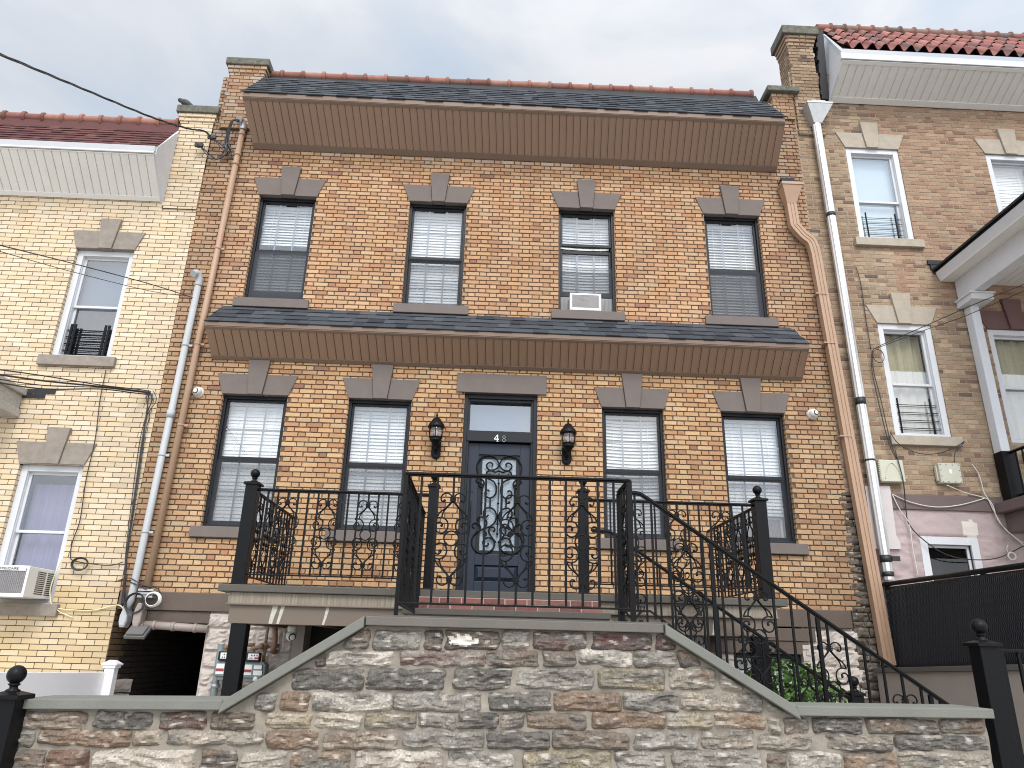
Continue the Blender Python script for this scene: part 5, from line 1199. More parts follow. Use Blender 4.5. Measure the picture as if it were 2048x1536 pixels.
# white vinyl fence on the left
vf = thing("vinyl_fence", (-4.3, -1.3, .72), "white vinyl fence panel with capped post in front of the cream house", "fence")
XV = X(212, 1345, -.3); zva, zvb = Z(212, 1345, -.3), at(0, 1345, -2.4).z
zv = lambda y: zva + (zvb - zva) * (y + .3) / (-2.1)
b = MB(); b.hull8([(XV - .03, -4.3, zv(-4.3) - .27), (XV + .02, -4.3, zv(-4.3) - .27), (XV + .02, -4.3, zv(-4.3)), (XV - .03, -4.3, zv(-4.3))], [(XV - .03, -.36, zv(-.36) - .27), (XV + .02, -.36, zv(-.36) - .27), (XV + .02, -.36, zv(-.36)), (XV - .03, -.36, zv(-.36))]); b.build("top_rail", M_VINYL, vf, bevel=.005)
b = MB(); y = -.36
while y > -4.3: b.box(XV - .012, XV + .008, y - .148, y - .004, .72, zv(y) - .268); y -= .15
b.build("board_panel", M_VINYL, vf)
xpv = X(222, 1345, -.3); zpv = Z(222, 1336, -.3)
b = MB(); b.box(xpv - .055, xpv + .055, -.36, -.25, .72, zpv); b.build("post", M_VINYL, vf, bevel=.006)
b = MB(); b.box(xpv - .07, xpv + .07, -.375, -.235, zpv, zpv + .03); b.box(xpv - .085, xpv + .085, -.39, -.22, zpv + .03, zpv + .05); b.hull8([(xpv - .08, -.385, zpv + .05), (xpv + .08, -.385, zpv + .05), (xpv + .08, -.225, zpv + .05), (xpv - .08, -.225, zpv + .05)], [(xpv - .03, -.335, zpv + .085), (xpv + .03, -.335, zpv + .085), (xpv + .03, -.275, zpv + .085), (xpv - .03, -.275, zpv + .085)]); b.build("post_cap", M_VINYL, vf, bevel=.004)

# ------------------------------------------------------------------ pipes and conduits
def clamp(mb, x, y, z, r, d=1): mb.tube([(x, y, z - .012), (x, y, z + .012)], r + .006, 12); mb.box(x + d * r, x + d * (r + .05), y - .006, y + .03, z - .014, z + .014)
def pt(px, py, y): return tuple(at(px, py, y))
t = thing("service_mast", (-4.0, -.08, 2.2), "tan painted service conduit climbing the left edge of the brick facade to a weatherhead", "conduit", "conduits at the left party wall")
yp = -.075; m0, m1 = at(294, 1172, yp), at(486, 258, yp); mp = lambda f: tuple(m0.lerp(m1, f)); zm = lambda f: m0.lerp(m1, f)
b = MB(); b.tube([mp(0), mp(1)], .042, 14); b.build("pipe", M_TAN, t)
for f in (.905, .93, .985): b = MB(); q = zm(f); b.tube([(q.x, q.y, q.z - .02), (q.x, q.y, q.z + .02)], .05, 14); b.build("coupling", M_TAN, t)
for f in (.30, .47, .69): b = MB(); q = zm(f); clamp(b, q.x, q.y, q.z, .042); b.build("pipe_clamp", M_TAN, t)
q = zm(1); hd = Vector((q.x, q.y, q.z))
b = MB(); b.tube(spline([hd + Vector((0, 0, -.02)), hd + Vector((0, -.01, .06)), hd + Vector((-.03, -.05, .11)), hd + Vector((-.05, -.10, .085))], 5), .055, 14); b.build("weatherhead", M_GALV, t)
b = MB()
for k, (px, py) in enumerate(((462, 300), (455, 305), (448, 296))):
    e = at(px, py, -.12); b.tube(spline([hd + Vector((-.04, -.10, .08 - k * .015)), hd + Vector((-.12 - .01 * k, -.13, .03)), Vector((hd.x - .17 - .02 * k, -.12, hd.z - .25)), e], 6), .011, 7)
b.build("service_conductor", M_CABLE, t)
t = thing("meter_conduit", (-4.2, -.08, 2.0), "pale grey conduit with curved weatherhead running beside the tan mast", "conduit", "conduits at the left party wall")
yp = -.08; m0, m1 = at(262, 1200, yp), at(397, 568, yp)
b = MB(); e = at(252, 1218, yp - .02); b.tube([tuple(e), tuple(m0 + Vector((-.0, 0, .0))), tuple(m0.lerp(m1, .02)), tuple(m1)], .044, 14); b.build("pipe", M_GREYPIPE, t)
for f in (.42, .78, .19): b = MB(); q = m0.lerp(m1, f); clamp(b, q.x, q.y, q.z, .044); b.build("pipe_clamp", M_GREYPIPE, t)
b = MB(); q = m0.lerp(m1, .55); b.tube([(q.x, q.y, q.z - .05), (q.x, q.y, q.z + .05)], .053, 14); b.build("coupling", M_GREYPIPE, t)
b = MB(); b.tube(spline([m1 + Vector((0, 0, -.03)), m1 + Vector((0, -.01, .07)), m1 + Vector((-.02, -.05, .14)), m1 + Vector((-.05, -.11, .10))], 5), .05, 14); b.build("weatherhead", M_GREYPIPE, t)
# brown rectangular leader on the right
t = thing("downspout", (4.5, -.08, 1.3), "tan rectangular downspout with conductor head at the right edge of the tan brick facade", "downspout", "downspouts between the houses")
yp = -.09; P = [at(1581, 410, yp), at(1588, 452, yp), at(1606, 472, yp), at(1622, 486, yp), at(1630, 510, yp), at(1777, 1330, yp)]
def rect_pipe(mb, pts, wx, wy, ribs=True):
    pts = [Vector(p) for p in pts]; n = len(pts); vs = []
    for i, p in enumerate(pts):
        tt = (pts[min(i + 1, n - 1)] - pts[max(i - 1, 0)]).normalized(); s = Vector((tt.z, 0, -tt.x)); s = s if s.x > 0 else -s
        prof = [(-1, -1), (-.45, -1), (-.4, -.82), (-.28, -.82), (-.23, -1), (.23, -1), (.28, -.82), (.4, -.82), (.45, -1), (1, -1), (1, 1), (-1, 1)]
        for (a, c) in prof: vs.append(p + s * a * wx + Vector((0, c * wy, 0)))
    k = 12; mb.raw(vs, [(i * k + j, i * k + (j + 1) % k, (i + 1) * k + (j + 1) % k, (i + 1) * k + j) for i in range(n - 1) for j in range(k)])
b = MB(); rect_pipe(b, P[:2] + spline(P[1:5], 4)[1:] + [P[5]], .072, .05); b.build("pipe", M_TAN, t)
for px, py in ((1656, 688), (1688, 874), (1640, 590)): b = MB(); q = at(px, py, yp); b.box(q.x - .080, q.x + .080, q.y - .058, q.y + .055, q.z - .009, q.z + .009); b.build("strap", M_TAN, t)
b = MB(); c0 = at(1579, 378, yp); c1_ = P[0]
w1, w0 = .155, .072
b.hull8([(c1_.x - w0, yp - .05, c1_.z), (c1_.x + w0, yp - .05, c1_.z), (c1_.x + w0, yp + .07, c1_.z), (c1_.x - w0, yp + .07, c1_.z)], [(c0.x - w1, yp - .12, c0.z), (c0.x + w1, yp - .12, c0.z), (c0.x + w1, yp + .075, c0.z), (c0.x - w1, yp + .075, c0.z)])
b.box(c0.x - w1 - .012, c0.x + w1 + .012, yp - .13, yp + .075, c0.z + .0, c0.z + .05)
b.build("conductor_head", M_TAN, t, bevel=.005)
b = MB(); b.box(c0.x - .13, c0.x + .07, yp - .06, .0, c0.z + .052, c0.z + .16); b.build("scupper", M_LENS, t)
# fluted metal pipe of the right house
t = thing("downspout", (5.0, -.09, 1.8), "shiny corrugated metal downspout with galvanised conductor head between the tan and brown houses", "downspout", "downspouts between the houses")
yp = -.10; A, B_ = at(1633, 250, yp), at(1778, 1160, yp)
q = A.lerp(B_, .985); b = MB(); b.tube([tuple(A), tuple(A.lerp(B_, .25)), tuple(A.lerp(B_, .5)), tuple(A.lerp(B_, .75)), tuple(B_)], .066, 20, flute=.07); b.build("pipe", M_ALU, t)
for f, h in ((.238, .03), (.662, .05), (.78, .012), (.963, .045), (.99, .03)):
    b = MB(); q = A.lerp(B_, f); b.tube([(q.x, q.y, q.z - h), (q.x, q.y, q.z + h)], .069, 20)
    if f == .963: b.box(q.x + .05, q.x + .15, q.y - .07, q.y - .05, q.z - .03, q.z + .03)
    b.build("black_tape", M_TAPE, t)
b = MB(); c0 = at(1633, 218, yp); w1, w0 = .205, .066
b.hull8([(A.x - w0, yp - .06, A.z), (A.x + w0, yp - .06, A.z), (A.x + w0, yp + .06, A.z), (A.x - w0, yp + .06, A.z)], [(c0.x - w1, yp - .14, c0.z), (c0.x + w1, yp - .14, c0.z), (c0.x + w1, yp + .085, c0.z), (c0.x - w1, yp + .085, c0.z)])
b.box(c0.x - w1 - .005, c0.x + w1 + .005, yp - .145, yp + .085, c0.z, c0.z + .035); b.build("conductor_head", M_GALV, t, bevel=.004)
b = MB(); b.box(c0.x - .10, c0.x + .12, yp - .08, .0, c0.z + .036, c0.z + .11); b.build("scupper", M_GALV, t)
# sheet of flashing behind the pipe and dark broken edge of the party wall
b = MB(); R = random.Random(8); z = .72
b.face([(4.585, .02, .7), (XR + .30, .02, .7), (XR + .30, .02, RB1 + .02), (4.585, .02, RB1 + .02)], lin(84, 76, 68))
while z < RB1 - .01:
    h = min(R.uniform(.07, .14), RB1 + .01 - z); xa = (4.60 if z < 2.16 else XR - R.uniform(.05, .11)); xe = XR + R.uniform(.24, .30) - (.08 if z > 3.2 else 0)
    while xa < xe - .04:
        w = min(R.uniform(.12, .26), xe - xa); rock(b, xa + .004, xa + w - .004, z + .004, z + h - .004, .004, .026, R.randrange(9999), scl(lin(112, 102, 92), R.uniform(.75, 1.1)), lin(92, 83, 74), res=.022); xa += w
    z += h
b.build("broken_masonry_edge", M_OLD, rh)
b = MB(); n = 10
L_ = [at(1730 + 2.0 * k, 972 + 14 * k, -.04) for k in range(n)]; Rr_ = [at(1780 + 1.8 * k + (6 if k > 7 else 0), 972 + 14 * k, -.04) for k in range(n)]
for k in range(n - 1): b.face([tuple(L_[k + 1]), tuple(Rr_[k + 1]), tuple(Rr_[k]), tuple(L_[k])]); b.face([tuple(p + Vector((0, .004, 0))) for p in (L_[k], Rr_[k], Rr_[k + 1], L_[k + 1])])
b.build("flashing_sheet", mat("pinkish_flashing", lin(186, 176, 172), rough=.6, noise_amt=.25, noise_scale=4, tint2=lin(226, 228, 232)), rh)

# ------------------------------------------------------------------ lanterns, cameras, boxes, meters
def lantern(cx, ytop, ybase_px, wall_px, label):
    yl = -.19; c = at(cx, ytop, yl); x = c.x; k = 1.0
    zt = c.z; zr0 = Z(cx, ytop + 23, yl); zr1 = Z(cx, ytop + 29, yl); zg1 = Z(cx, ytop + 26, yl); zg0 = Z(cx, ytop + 49, yl); zb = Z(cx, ytop + 57, yl)
    t = thing("wall_lantern", (x, -.02, zb), label, "wall lantern", "black wall lanterns flanking the door")
    wp = at(wall_px, ytop + 75, -.02); pz1, pz0 = Z(wall_px, ytop + 52, -.02), Z(wall_px, ytop + 92, -.02)
    b = MB(); r = .062; prof = []
    pts = [(wp.x + r * math.cos(a), pz0 + r + r * math.sin(a)) for a in [math.pi + math.pi * i / 10 for i in range(11)]] + [(wp.x + r * math.cos(a), pz1 - r + r * math.sin(a)) for a in [math.pi * i / 10 for i in range(11)]]
    b.prism(pts, -.026, -.0); pts2 = [(wp.x + (p[0] - wp.x) * .75, .5 * (pz0 + pz1) + (p[1] - .5 * (pz0 + pz1)) * .88) for p in pts]; b.prism(pts2, -.036, -.026)
    for dz in (.08, .14): b.sphere((wp.x, -.04, pz0 + dz), .018, 10, 6)
    b.build("back_plate", M_IRON, t, bevel=.004)
    b = MB(); b.tube(spline([(wp.x, -.03, pz0 + .10), (x, -.10, pz0 + .12), (x, yl, zb - .05), (x, yl, zb + .01)], 5), .017, 8); b.tube(spline([(wp.x, -.03, pz1 - .06), (x, -.11, zb - .04), (x, yl, zb - .02)], 4), .011, 8); b.build("bracket_arm", M_IRON, t)
    R_ = .098
    b = MB(); b.lathe([(.02, zb - .06), (.045, zb - .03), (.06, zb - .005), (.075, zb + .005), (.082, zb + .02), (.07, zb + .03), (.086, zg0 - .01), (.090, zg0), (.084, zg0 + .004), (.001, zg0 + .004)], (x, yl, 0), 18); b.build("lantern_base", M_IRON, t)
    b = MB(); b.lathe([(.001, zr1 - .004), (.085, zr1 - .006), (R_ + .01, zr1 - .008), (R_ + .014, zr1 + .008), (R_, zr0 + .006), (.075, zr0 + .03), (.05, zr0 + .075), (.03, zr0 + .09), (.026, zt - .085), (.034, zt - .075), (.016, zt - .062), (.010, zt - .04), (.018, zt - .03), (.008, zt - .018), (.012, zt - .008), (.001, zt + .004)], (x, yl, 0), 18); b.build("lantern_cap", M_IRON, t)
    b = MB()
    for i in range(6):
        a = math.pi / 6 + i * math.pi / 3
        b.tube([(x + rr * math.cos(a), yl + rr * math.sin(a), zz) for rr, zz in ((.088, zg0), (.098, zg0 + (zg1 - zg0) * .45), (.096, zg0 + (zg1 - zg0) * .7), (.088, zr1))], .006, 6)
    b.build("cage_bar", M_IRON, t)
    b = MB(); b.lathe([(.084, zg0 + .005), (.094, zg0 + (zg1 - zg0) * .45), (.092, zg0 + (zg1 - zg0) * .7), (.084, zr1)], (x, yl, 0), 18); b.build("glass", M_GLASS_LAMP, t)
    b = MB(); b.lathe([(.014, zg0 + .01), (.014, zg0 + .05), (.02, zg0 + .055), (.024, zg0 + .08), (.014, zg0 + .105), (.001, zg0 + .115)], (x, yl, 0), 12); b.build("bulb", M_CLEARMUNTIN, t)
lantern(874.5, 826, 916, 872, "black wall lantern on the brick left of the dark blue door")
lantern(1136.5, 838, 928, 1133, "black wall lantern on the brick right of the dark blue door")
def dome_camera(px, py, label, look, y=0.0, r=.062, up=False):
    c = at(px, py, -.05 + y)
    t = thing("security_camera", (c.x, y, c.z), label, "security camera", "white security cameras")
    M = Matrix.Rotation(math.pi / 2, 4, 'X') if not up else Matrix.Rotation(math.pi, 4, 'X')
    b = MB()
    if up: b.lathe([(.001, 0), (.05, 0), (.055, .012), (.05, .05), (.045, .07)], (c.x, c.y, c.z + .10), 18, M=M)
    else: b.lathe([(.001, 0), (r + .012, 0), (r + .014, .012), (r + .004, .035), (r * .9, .05)], (c.x, y, c.z), 20, M=M)
    b.build("mount", M_PLASTIC, t)
    cc = Vector((c.x, y - .062, c.z)) if not up else Vector((c.x, c.y, c.z)); b = MB(); b.sphere(cc, r * .95 if not up else .062, 18, 12); b.build("eyeball_housing", M_PLASTIC, t)
    d = Vector(look).normalized(); q = d.to_track_quat('Z', 'Y').to_matrix().to_4x4(); rr = (r * .95 if not up else .062)
    b = MB(); b.lathe([(rr * .72, rr * .66), (rr * .62, rr * .82), (rr * .5, rr * .86), (.001, rr * .88)], cc, 18, M=q); b.build("lens", M_LENS, t)
dome_camera(395, 783, "white eyeball security camera beside the tan pipe at the left end of the facade", (-.2, -1, -.1))
dome_camera(1627, 827, "white eyeball security camera near the right downspout", (.35, -1, .0))
dome_camera(583, 1271, "white security camera hanging under the entrance platform by the gas meters", (.55, -1, -.45), y=-.55, up=True)
# air conditioners
q = at(1171, 606, -.2)
ac_unit(X(1140.5, 606, -.06), X(1202, 606, -.06), ZUS + .006, Z(1171, 587, -.06), -.06, .24, "small white air conditioner in the upper window third from the left")
def yfor(px, py, x, lo=-2.0, hi=.3):
    best = min(range(400), key=lambda k: abs(at(px, py, lo + (hi - lo) * k / 399).x - x)); return lo + (hi - lo) * best / 399
xr = X(103, 1165, .02); yf = yfor(53, 1160, xr)
acz0, acz1 = Z(25, 1193, yf), Z(25, 1131, yf)
acl = ac_unit(xr - .60, xr, acz0, acz1, yf, .16, "large white air conditioner with brand strip in the lower window of the cream house")
b = MB(); b.box(xr - .60, xr - .03, yf - .006, yf - .002, acz1 - .055, acz1 - .012); b.build("brand_strip", M_PLASTIC, acl)
tm = text_mesh("FRIGIDAIRE", .042, .001, M_LENS, "brand_lettering", acl, (xr - .22, yf - .008, acz1 - .034))
ac_unit(LO[3][0] + .28, LO[3][1] - .07, ZLS + .05, ZLS + .38, .27, .40, "air conditioner behind the glass of the lower window nearest the tan downspout")
# utility boxes on the right house
t = thing("utility_box", tuple(at(1783, 942, -.02)), "beige hinged telecom box with curved lid on the brown brick wall", "utility box", "beige utility boxes on the brown house")
u0, u1, v0, v1 = X(1760, 942, -.1), X(1808, 942, -.1), Z(1783, 964, -.1), Z(1783, 920, -.1)
b = MB(); b.box(u0, u1, -.11, 0, v0, v1); b.build("casing", M_BEIGE, t, bevel=.012)
b = MB(); uc = .5 * (u0 + u1); b.tube(spline([(u0 + .05, -.111, v0 + .04), (uc - .07, -.113, v0 + .18), (uc, -.114, v1 - .04), (uc + .07, -.113, v0 + .18), (u1 - .05, -.111, v0 + .04)], 5), .005, 6); b.box(u0 + .02, u1 - .02, -.116, -.111, v0 + .008, v0 + .03)
for k in range(9): b.box(u0 - .012, u0 + .004, -.10, -.085, v0 + .03 + k * .028, v0 + .045 + k * .028)
b.build("lid_moulding", M_BEIGE, t)
t = thing("utility_box", tuple(at(1901, 946, -.02)), "beige bolted junction box with white sticker on the brown brick wall", "utility box", "beige utility boxes on the brown house")
u0, u1, v0, v1 = X(1880, 946, -.1), X(1923, 946, -.1), Z(1900, 966, -.1), Z(1900, 926, -.1)
b = MB(); b.box(u0, u1, -.10, 0, v0, v1); b.box(u0 - .02, u0, -.06, -.01, v0 + .03, v1 - .03); b.build("casing", M_BEIGE, t, bevel=.012)
b = MB()
for fx_ in (.08, .35, .65, .92):
    for fz in (.08, .92): b.sphere((u0 + (u1 - u0) * fx_, -.101, v0 + (v1 - v0) * fz), .010, 8, 5)
for fz in (.35, .65):
    for fx_ in (.06, .94): b.sphere((u0 + (u1 - u0) * fx_, -.101, v0 + (v1 - v0) * fz), .010, 8, 5)
b.build("bolt", M_GALV, t)
b = MB(); b.box(.5 * (u0 + u1) - .02, .5 * (u0 + u1) + .02, -.103, -.1005, .5 * (v0 + v1) - .01, .5 * (v0 + v1) + .05); b.build("sticker", M_PLASTIC, t)
# junction boxes at the left party wall
def conduit_body(px0, px1, py0, py1, m, label):
    y = -.10; a, c = X(px0, py1, y), X(px1, py0, y); z1_, z0_ = Z(.5 * (px0 + px1), py0, y), Z(.5 * (px0 + px1), py1, y); xm, w = .5 * (a + c), .5 * (c - a)
    t = thing("junction_box", (xm, -.05, z0_), label, "junction box", "junction boxes at the left party wall")
    b = MB(); h = z1_ - z0_; b.prism([(xm - w * .6, z0_), (xm + w * .6, z0_), (xm + w, z0_ + .06), (xm + w, z1_ - .09), (xm + w * .45, z1_), (xm - w * .45, z1_), (xm - w, z1_ - .09), (xm - w, z0_ + .06)], -.16, -.02); b.build("body", m, t, bevel=.01)
    c2 = MB(); c2.prism([(xm - w * .5, z0_ + .02), (xm + w * .5, z0_ + .02), (xm + w * .85, z0_ + .07), (xm + w * .85, z1_ - .10), (xm + w * .4, z1_ - .02), (xm - w * .4, z1_ - .02), (xm - w * .85, z1_ - .10), (xm - w * .85, z0_ + .07)], -.168, -.162); c2.build("cover", m, t, bevel=.004)
    return t
conduit_body(239, 262, 1216, 1255, M_GREYPIPE, "pale grey junction box at the foot of the grey conduit")
M_TAUPEBOX = mat("taupe_metal", lin(150, 138, 130), rough=.5, noise_amt=.12)
jb = conduit_body(266, 292, 1206, 1256, M_TAUPEBOX, "taupe junction box at the foot of the tan mast")
t = thing("conduit_pipe", (-3.9, -.06, 1.9), "taupe horizontal conduit under the brownstone band above the dark alley", "conduit", "conduits at the left party wall")
b = MB(); pa, pb = at(290, 1249, -.06), at(416, 1258, -.06); b.tube([tuple(pa), tuple(pa.lerp(pb, .5)), tuple(pb)], .045, 12)
for f in (.15, .45, .8): q = pa.lerp(pb, f); b.tube([(q.x - .02, q.y, q.z), (q.x + .02, q.y, q.z)], .052, 12)
b.build("pipe", M_TAUPEBOX, t)
t = thing("flood_light", tuple(at(274, 1266, -.14)), "grey floodlight under the junction boxes at the alley corner", "floodlight")
q = at(275, 1266, -.16); Mx = Matrix.Translation(q) @ Matrix.Rotation(math.radians(38), 4, 'X')
b = MB(); b.box(-.12, .12, -.09, .09, -.02, .02, M=Mx); b.box(-.10, .10, -.075, .075, .02, .05, M=Mx); b.build("housing", mat("dark_grey_housing", lin(104, 102, 100), rough=.5, noise_amt=.2), t, bevel=.006)
b = MB(); b.box(-.10, .10, -.07, .07, -.024, -.0205, M=Mx); b.build("lens", mat("milky_lens", lin(120, 118, 114), rough=.25), t)
b = MB(); b.tube([tuple(q + Vector((0, .02, .04))), tuple(q + Vector((0, .09, .12)))], .018, 8); b.build("bracket", M_TAUPEBOX, t)
# gas meters
def gas_meter(px0, px1, py0, py1, label):
    y = -.30; a, c = X(px0, py0, y), X(px1, py0, y); z1_, z0_ = Z(.5 * (px0 + px1), py0, y), Z(.5 * (px0 + px1), py1, y); w = c - a; h = z1_ - z0_
    t = thing("gas_meter", (.5 * (a + c), -.2, z0_), label, "gas meter", "gas meters by the alley")
    b = MB(); b.prism([(a + .04, z0_), (c - .04, z0_), (c, z0_ + .06), (c, z1_ - .03), (c - .03, z1_), (a + .03, z1_), (a, z1_ - .03), (a, z0_ + .06)], -.30, -.14); b.prism([(a + .01, z0_ + .04), (c - .03, z0_ + .04), (c - .03, z1_ - .02), (a + .01, z1_ - .02)], -.318, -.3005); b.build("body", M_METER, t, bevel=.012)
    b = MB(); b.box(a + .02, a + w * .72, -.325, -.24, z1_ + .002, z1_ + .105); b.build("index_box", M_LENS, t, bevel=.012)
    b = MB(); b.box(a + .05, a + w * .66, -.328, -.3255, z1_ + .025, z1_ + .09); fp = b.build("dial_face", M_PLASTIC, t)
    b = MB()
    for k in range(4): b.box(a + .085 + k * .03, a + .097 + k * .03, -.3295, -.3283, z1_ + .062, z1_ + .078)
    for k in range(2): b.box(a + .07 + k * .022, a + .082 + k * .022, -.3295, -.3283, z1_ + .034, z1_ + .046)
    b.build("dial_marks", M_LENS, fp)
    b = MB(); b.box(a + .125, a + .175, -.3295, -.3283, z1_ + .032, z1_ + .05); b.build("red_mark", M_RED, fp)
    b = MB(); b.box(a + .02, a + .11, -.3215, -.3185, z1_ - .14, z1_ - .03); b.box(a + .13, a + .22, -.3215, -.3185, z1_ - .075, z1_ - .035); b.box(a + .13, a + .23, -.3215, -.3185, z1_ - .14, z1_ - .09); b.lathe([(.001, 0), (.028, 0), (.028, .003), (.001, .003)], (a + .165, -.3185, z1_ - .18), 16, M=Matrix.Rotation(math.pi / 2, 4, 'X')); st_ = b.build("sticker", M_PLASTIC, t)
    b = MB(); b.box(a + .022, a + .108, -.3235, -.322, z1_ - .11, z1_ - .08); b.build("red_band", M_RED, st_)
    b = MB()
    for xx, hh in ((a + .06, .12), (c - .06, .16)):
        b.tube([(xx, -.2, z1_), (xx, -.2, z1_ + hh)], .020, 10); b.tube([(xx, -.2, z1_ + hh - .03), (xx, -.2, z1_ + hh)], .03, 6); b.sphere((xx, -.2, z1_ + hh + .02), .034, 10, 8)
    b.tube([(c - .06, -.2, z1_ + .18), (c + .10, -.2, z1_ + .18)], .022, 10); b.tube([(a + .06, -.2, z1_ + .14), (a + .16, -.24, z1_ + .17), (a + .24, -.2, z1_ + .17)], .024, 10)
    b.tube([(c - .06, -.2, z1_ + .16), (c - .06, -.2, z1_ + .42)], .018, 8)
    b.sphere((a + .16, -.25, z1_ + .17), .036, 10, 6); b.build("pipework", M_RUST, t)
    return t, a, c, z0_, z1_
g1 = gas_meter(432, 481, 1322, 1361, "grey gas meter half hidden behind the left support post, nearer the alley")
g2 = gas_meter(487, 532, 1324, 1364, "grey gas meter just right of the black support post")
t = thing("standpipe", tuple(at(437, 1392, -.12)), "grey gas riser pipe strapped to the painted stone beside the alley", "pipe")
pa, pb = at(425, 1405, -.13), at(443, 1288, -.13)
b = MB(); b.tube([(pa.x - .01, -.13, .72), tuple(pa), tuple(pb)], .040, 12); b.build("pipe", M_METER, t)
b = MB(); q = pa.lerp(pb, .28); b.box(q.x - .10, q.x + .10, -.10, -.04, q.z - .022, q.z + .022); b.tube([(q.x, -.13, q.z - .02), (q.x, -.13, q.z + .02)], .045, 12); b.build("strap", M_GALV, t)
t = thing("pipe_stub", tuple(at(548, 1300, -.1)), "short dark vent pipe with an elbow on the painted stone wall", "pipe")
b = MB(); b.tube(spline([tuple(at(550, 1254, -.25)), tuple(at(550, 1285, -.25)), tuple(at(546, 1300, -.2)), tuple(at(552, 1304, -.03))], 5), .03, 10); b.build("pipe", M_RUST, t)

# ------------------------------------------------------------------ shrub
sh = thing("shrub", tuple(at(1585, 1392, -1.1)), "leafy green shrub growing under the right end of the platform behind the stairs", "shrub")
b = MB(); R = random.Random(12); 
c0 = at(1578, 1390, -1.05)
for k in range(3600):
    u = R.random(); 
    an, ph, rr = R.uniform(0, 2 * math.pi), math.acos(R.uniform(-1, 1)), R.random() ** .42
    p = Vector((c0.x + .66 * rr * math.sin(ph) * math.cos(an), c0.y + .38 * rr * math.sin(ph) * math.sin(an), c0.z - .16 + .52 * rr * math.cos(ph)))
    if p.z < .74 or noise.noise(p * 5) < -.38: continue
    s = R.uniform(.022, .05); d = Vector((R.uniform(-1, 1), R.uniform(-1, .6), R.uniform(-.5, .9))).normalized(); e = d.cross(Vector((R.uniform(-1, 1), R.uniform(-1, 1), R.uniform(-1, 1)))).normalized(); n_ = d.cross(e)
    c = scl(lin(*R.choice([(86, 120, 58), (72, 106, 50), (104, 138, 70), (60, 92, 46), (120, 148, 84)])), R.uniform(.8, 1.15))
    b.raw([p - d * s, p - d * s * .2 + e * s * .55 + n_ * s * .1, p + d * s, p - d * s * .2 - e * s * .55 + n_ * s * .1], [(0, 1, 2, 3)], c, False)
b.build("foliage", M_LEAF, sh)
b = MB()
for k in range(9):
    e = Vector((c0.x + R.uniform(-.45, .45), c0.y + R.uniform(-.25, .25), c0.z + R.uniform(0, .25))); b.tube(spline([(c0.x + R.uniform(-.1, .1), c0.y, .72), (0.5 * (c0.x + e.x), 0.5 * (c0.y + e.y), c0.z - .3), tuple(e)], 4), .008, 5)
b.build("stem", M_STEM, sh)

# ------------------------------------------------------------------ bird on the cream pilaster's cap
bc = at(372, 213, -.03); bz_ = Z(400, 232) + .13
bd = MB(); c = Vector((bc.x, -.03, bz_ + .07))
Mb = Matrix.Rotation(math.radians(24), 4, 'Y')
bd.lathe([(.004, -.16), (.02, -.13), (.034, -.09), (.05, -.03), (.056, .02), (.05, .06), (.038, .085), (.034, .10), (.036, .115), (.033, .135), (.02, .15), (.006, .157), (.003, .175)], c, 14, M=Matrix.Rotation(math.radians(-62), 4, 'Y'))
bd.box(-.01, .01, -.006, .006, -.07, 0, M=Matrix.Translation(c + Vector((0, 0, -.0))))
tag(bd.build("bird", M_BIRD), "small dark pigeon-like bird perched on the mossy cap of the cream pilaster", "bird")

# ------------------------------------------------------------------ wires
def cable(name, label, pts, r, m=None, k=6, cat="cable", group=None, seg=6):
    b = MB(); b.tube(spline([tuple(at(*p)) if len(p) == 3 and p[0] > 20 or p[0] <= 0 or True else p for p in pts], k), r, seg)
    return tag(b.build(name, m or M_CABLE), label, cat, group)
# twisted service drop
b = MB(); base = spline([tuple(at(-30, 96, -4.2)), tuple(at(150, 171, -2.4)), tuple(at(300, 233, -1.0)), tuple(at(372, 256, -.42)), tuple(at(408, 262, -.22)), tuple(at(424, 276, -.14))], 26)
for s in range(3):
    pts = []
    for i, p in enumerate(base):
        a = i * .30 + s * 2.094; pts.append(p + Vector((math.cos(a) * .010, 0, math.sin(a) * .010)))
    b.tube(pts, .0065, 6)
tag(b.build("service_drop", M_CABLE), "twisted black service cable slung across the sky to the party wall", "cable")
for i, (pp, lab) in enumerate((((424, 274), "black splice clamp on the cream pilaster, where the twisted cable ends"), ((398, 290), "lower black splice clamp on the cream pilaster"))):
    q = at(*pp, -.13); b = MB(); b.sphere(q, .05, 9, 7, sc=(1, .6, 1)); b.box(q.x - .06, q.x + .06, q.y - .02, q.y + .02, q.z - .03, q.z + .03); b.tube(spline([tuple(q), tuple(at(pp[0] + 26, pp[1] + 22, -.10)), tuple(at(pp[0] + 38, pp[1] + 42 - i * 14, -.08)), tuple(at(462, 302 + 14 * (1 - i), -.07))], 6), .012, 6); b.tube(spline([tuple(q), tuple(at(pp[0] + 24, pp[1] + 28, -.10)), tuple(at(pp[0] + 42, pp[1] + 44 - i * 20, -.08)), tuple(at(455, 290, -.08))], 6), .008, 6)
    tag(b.build("splice_clamp", M_CABLE), lab, "cable clamp", "cable clamps on the cream pilaster")
G1 = "black wires crossing the cream house"
cable("wire", "upper thin black wire crossing the cream house's upper window", [(-10, 488, -3.5), (150, 528, -1.7), (300, 568, -.6), (388, 596, -.1), (416, 604, -.05)], .006, group=G1)
cable("wire", "lower thinner black wire crossing the cream house's upper window", [(-10, 500, -3.5), (150, 545, -1.7), (300, 582, -.6), (372, 592, -.1)], .004, group=G1)
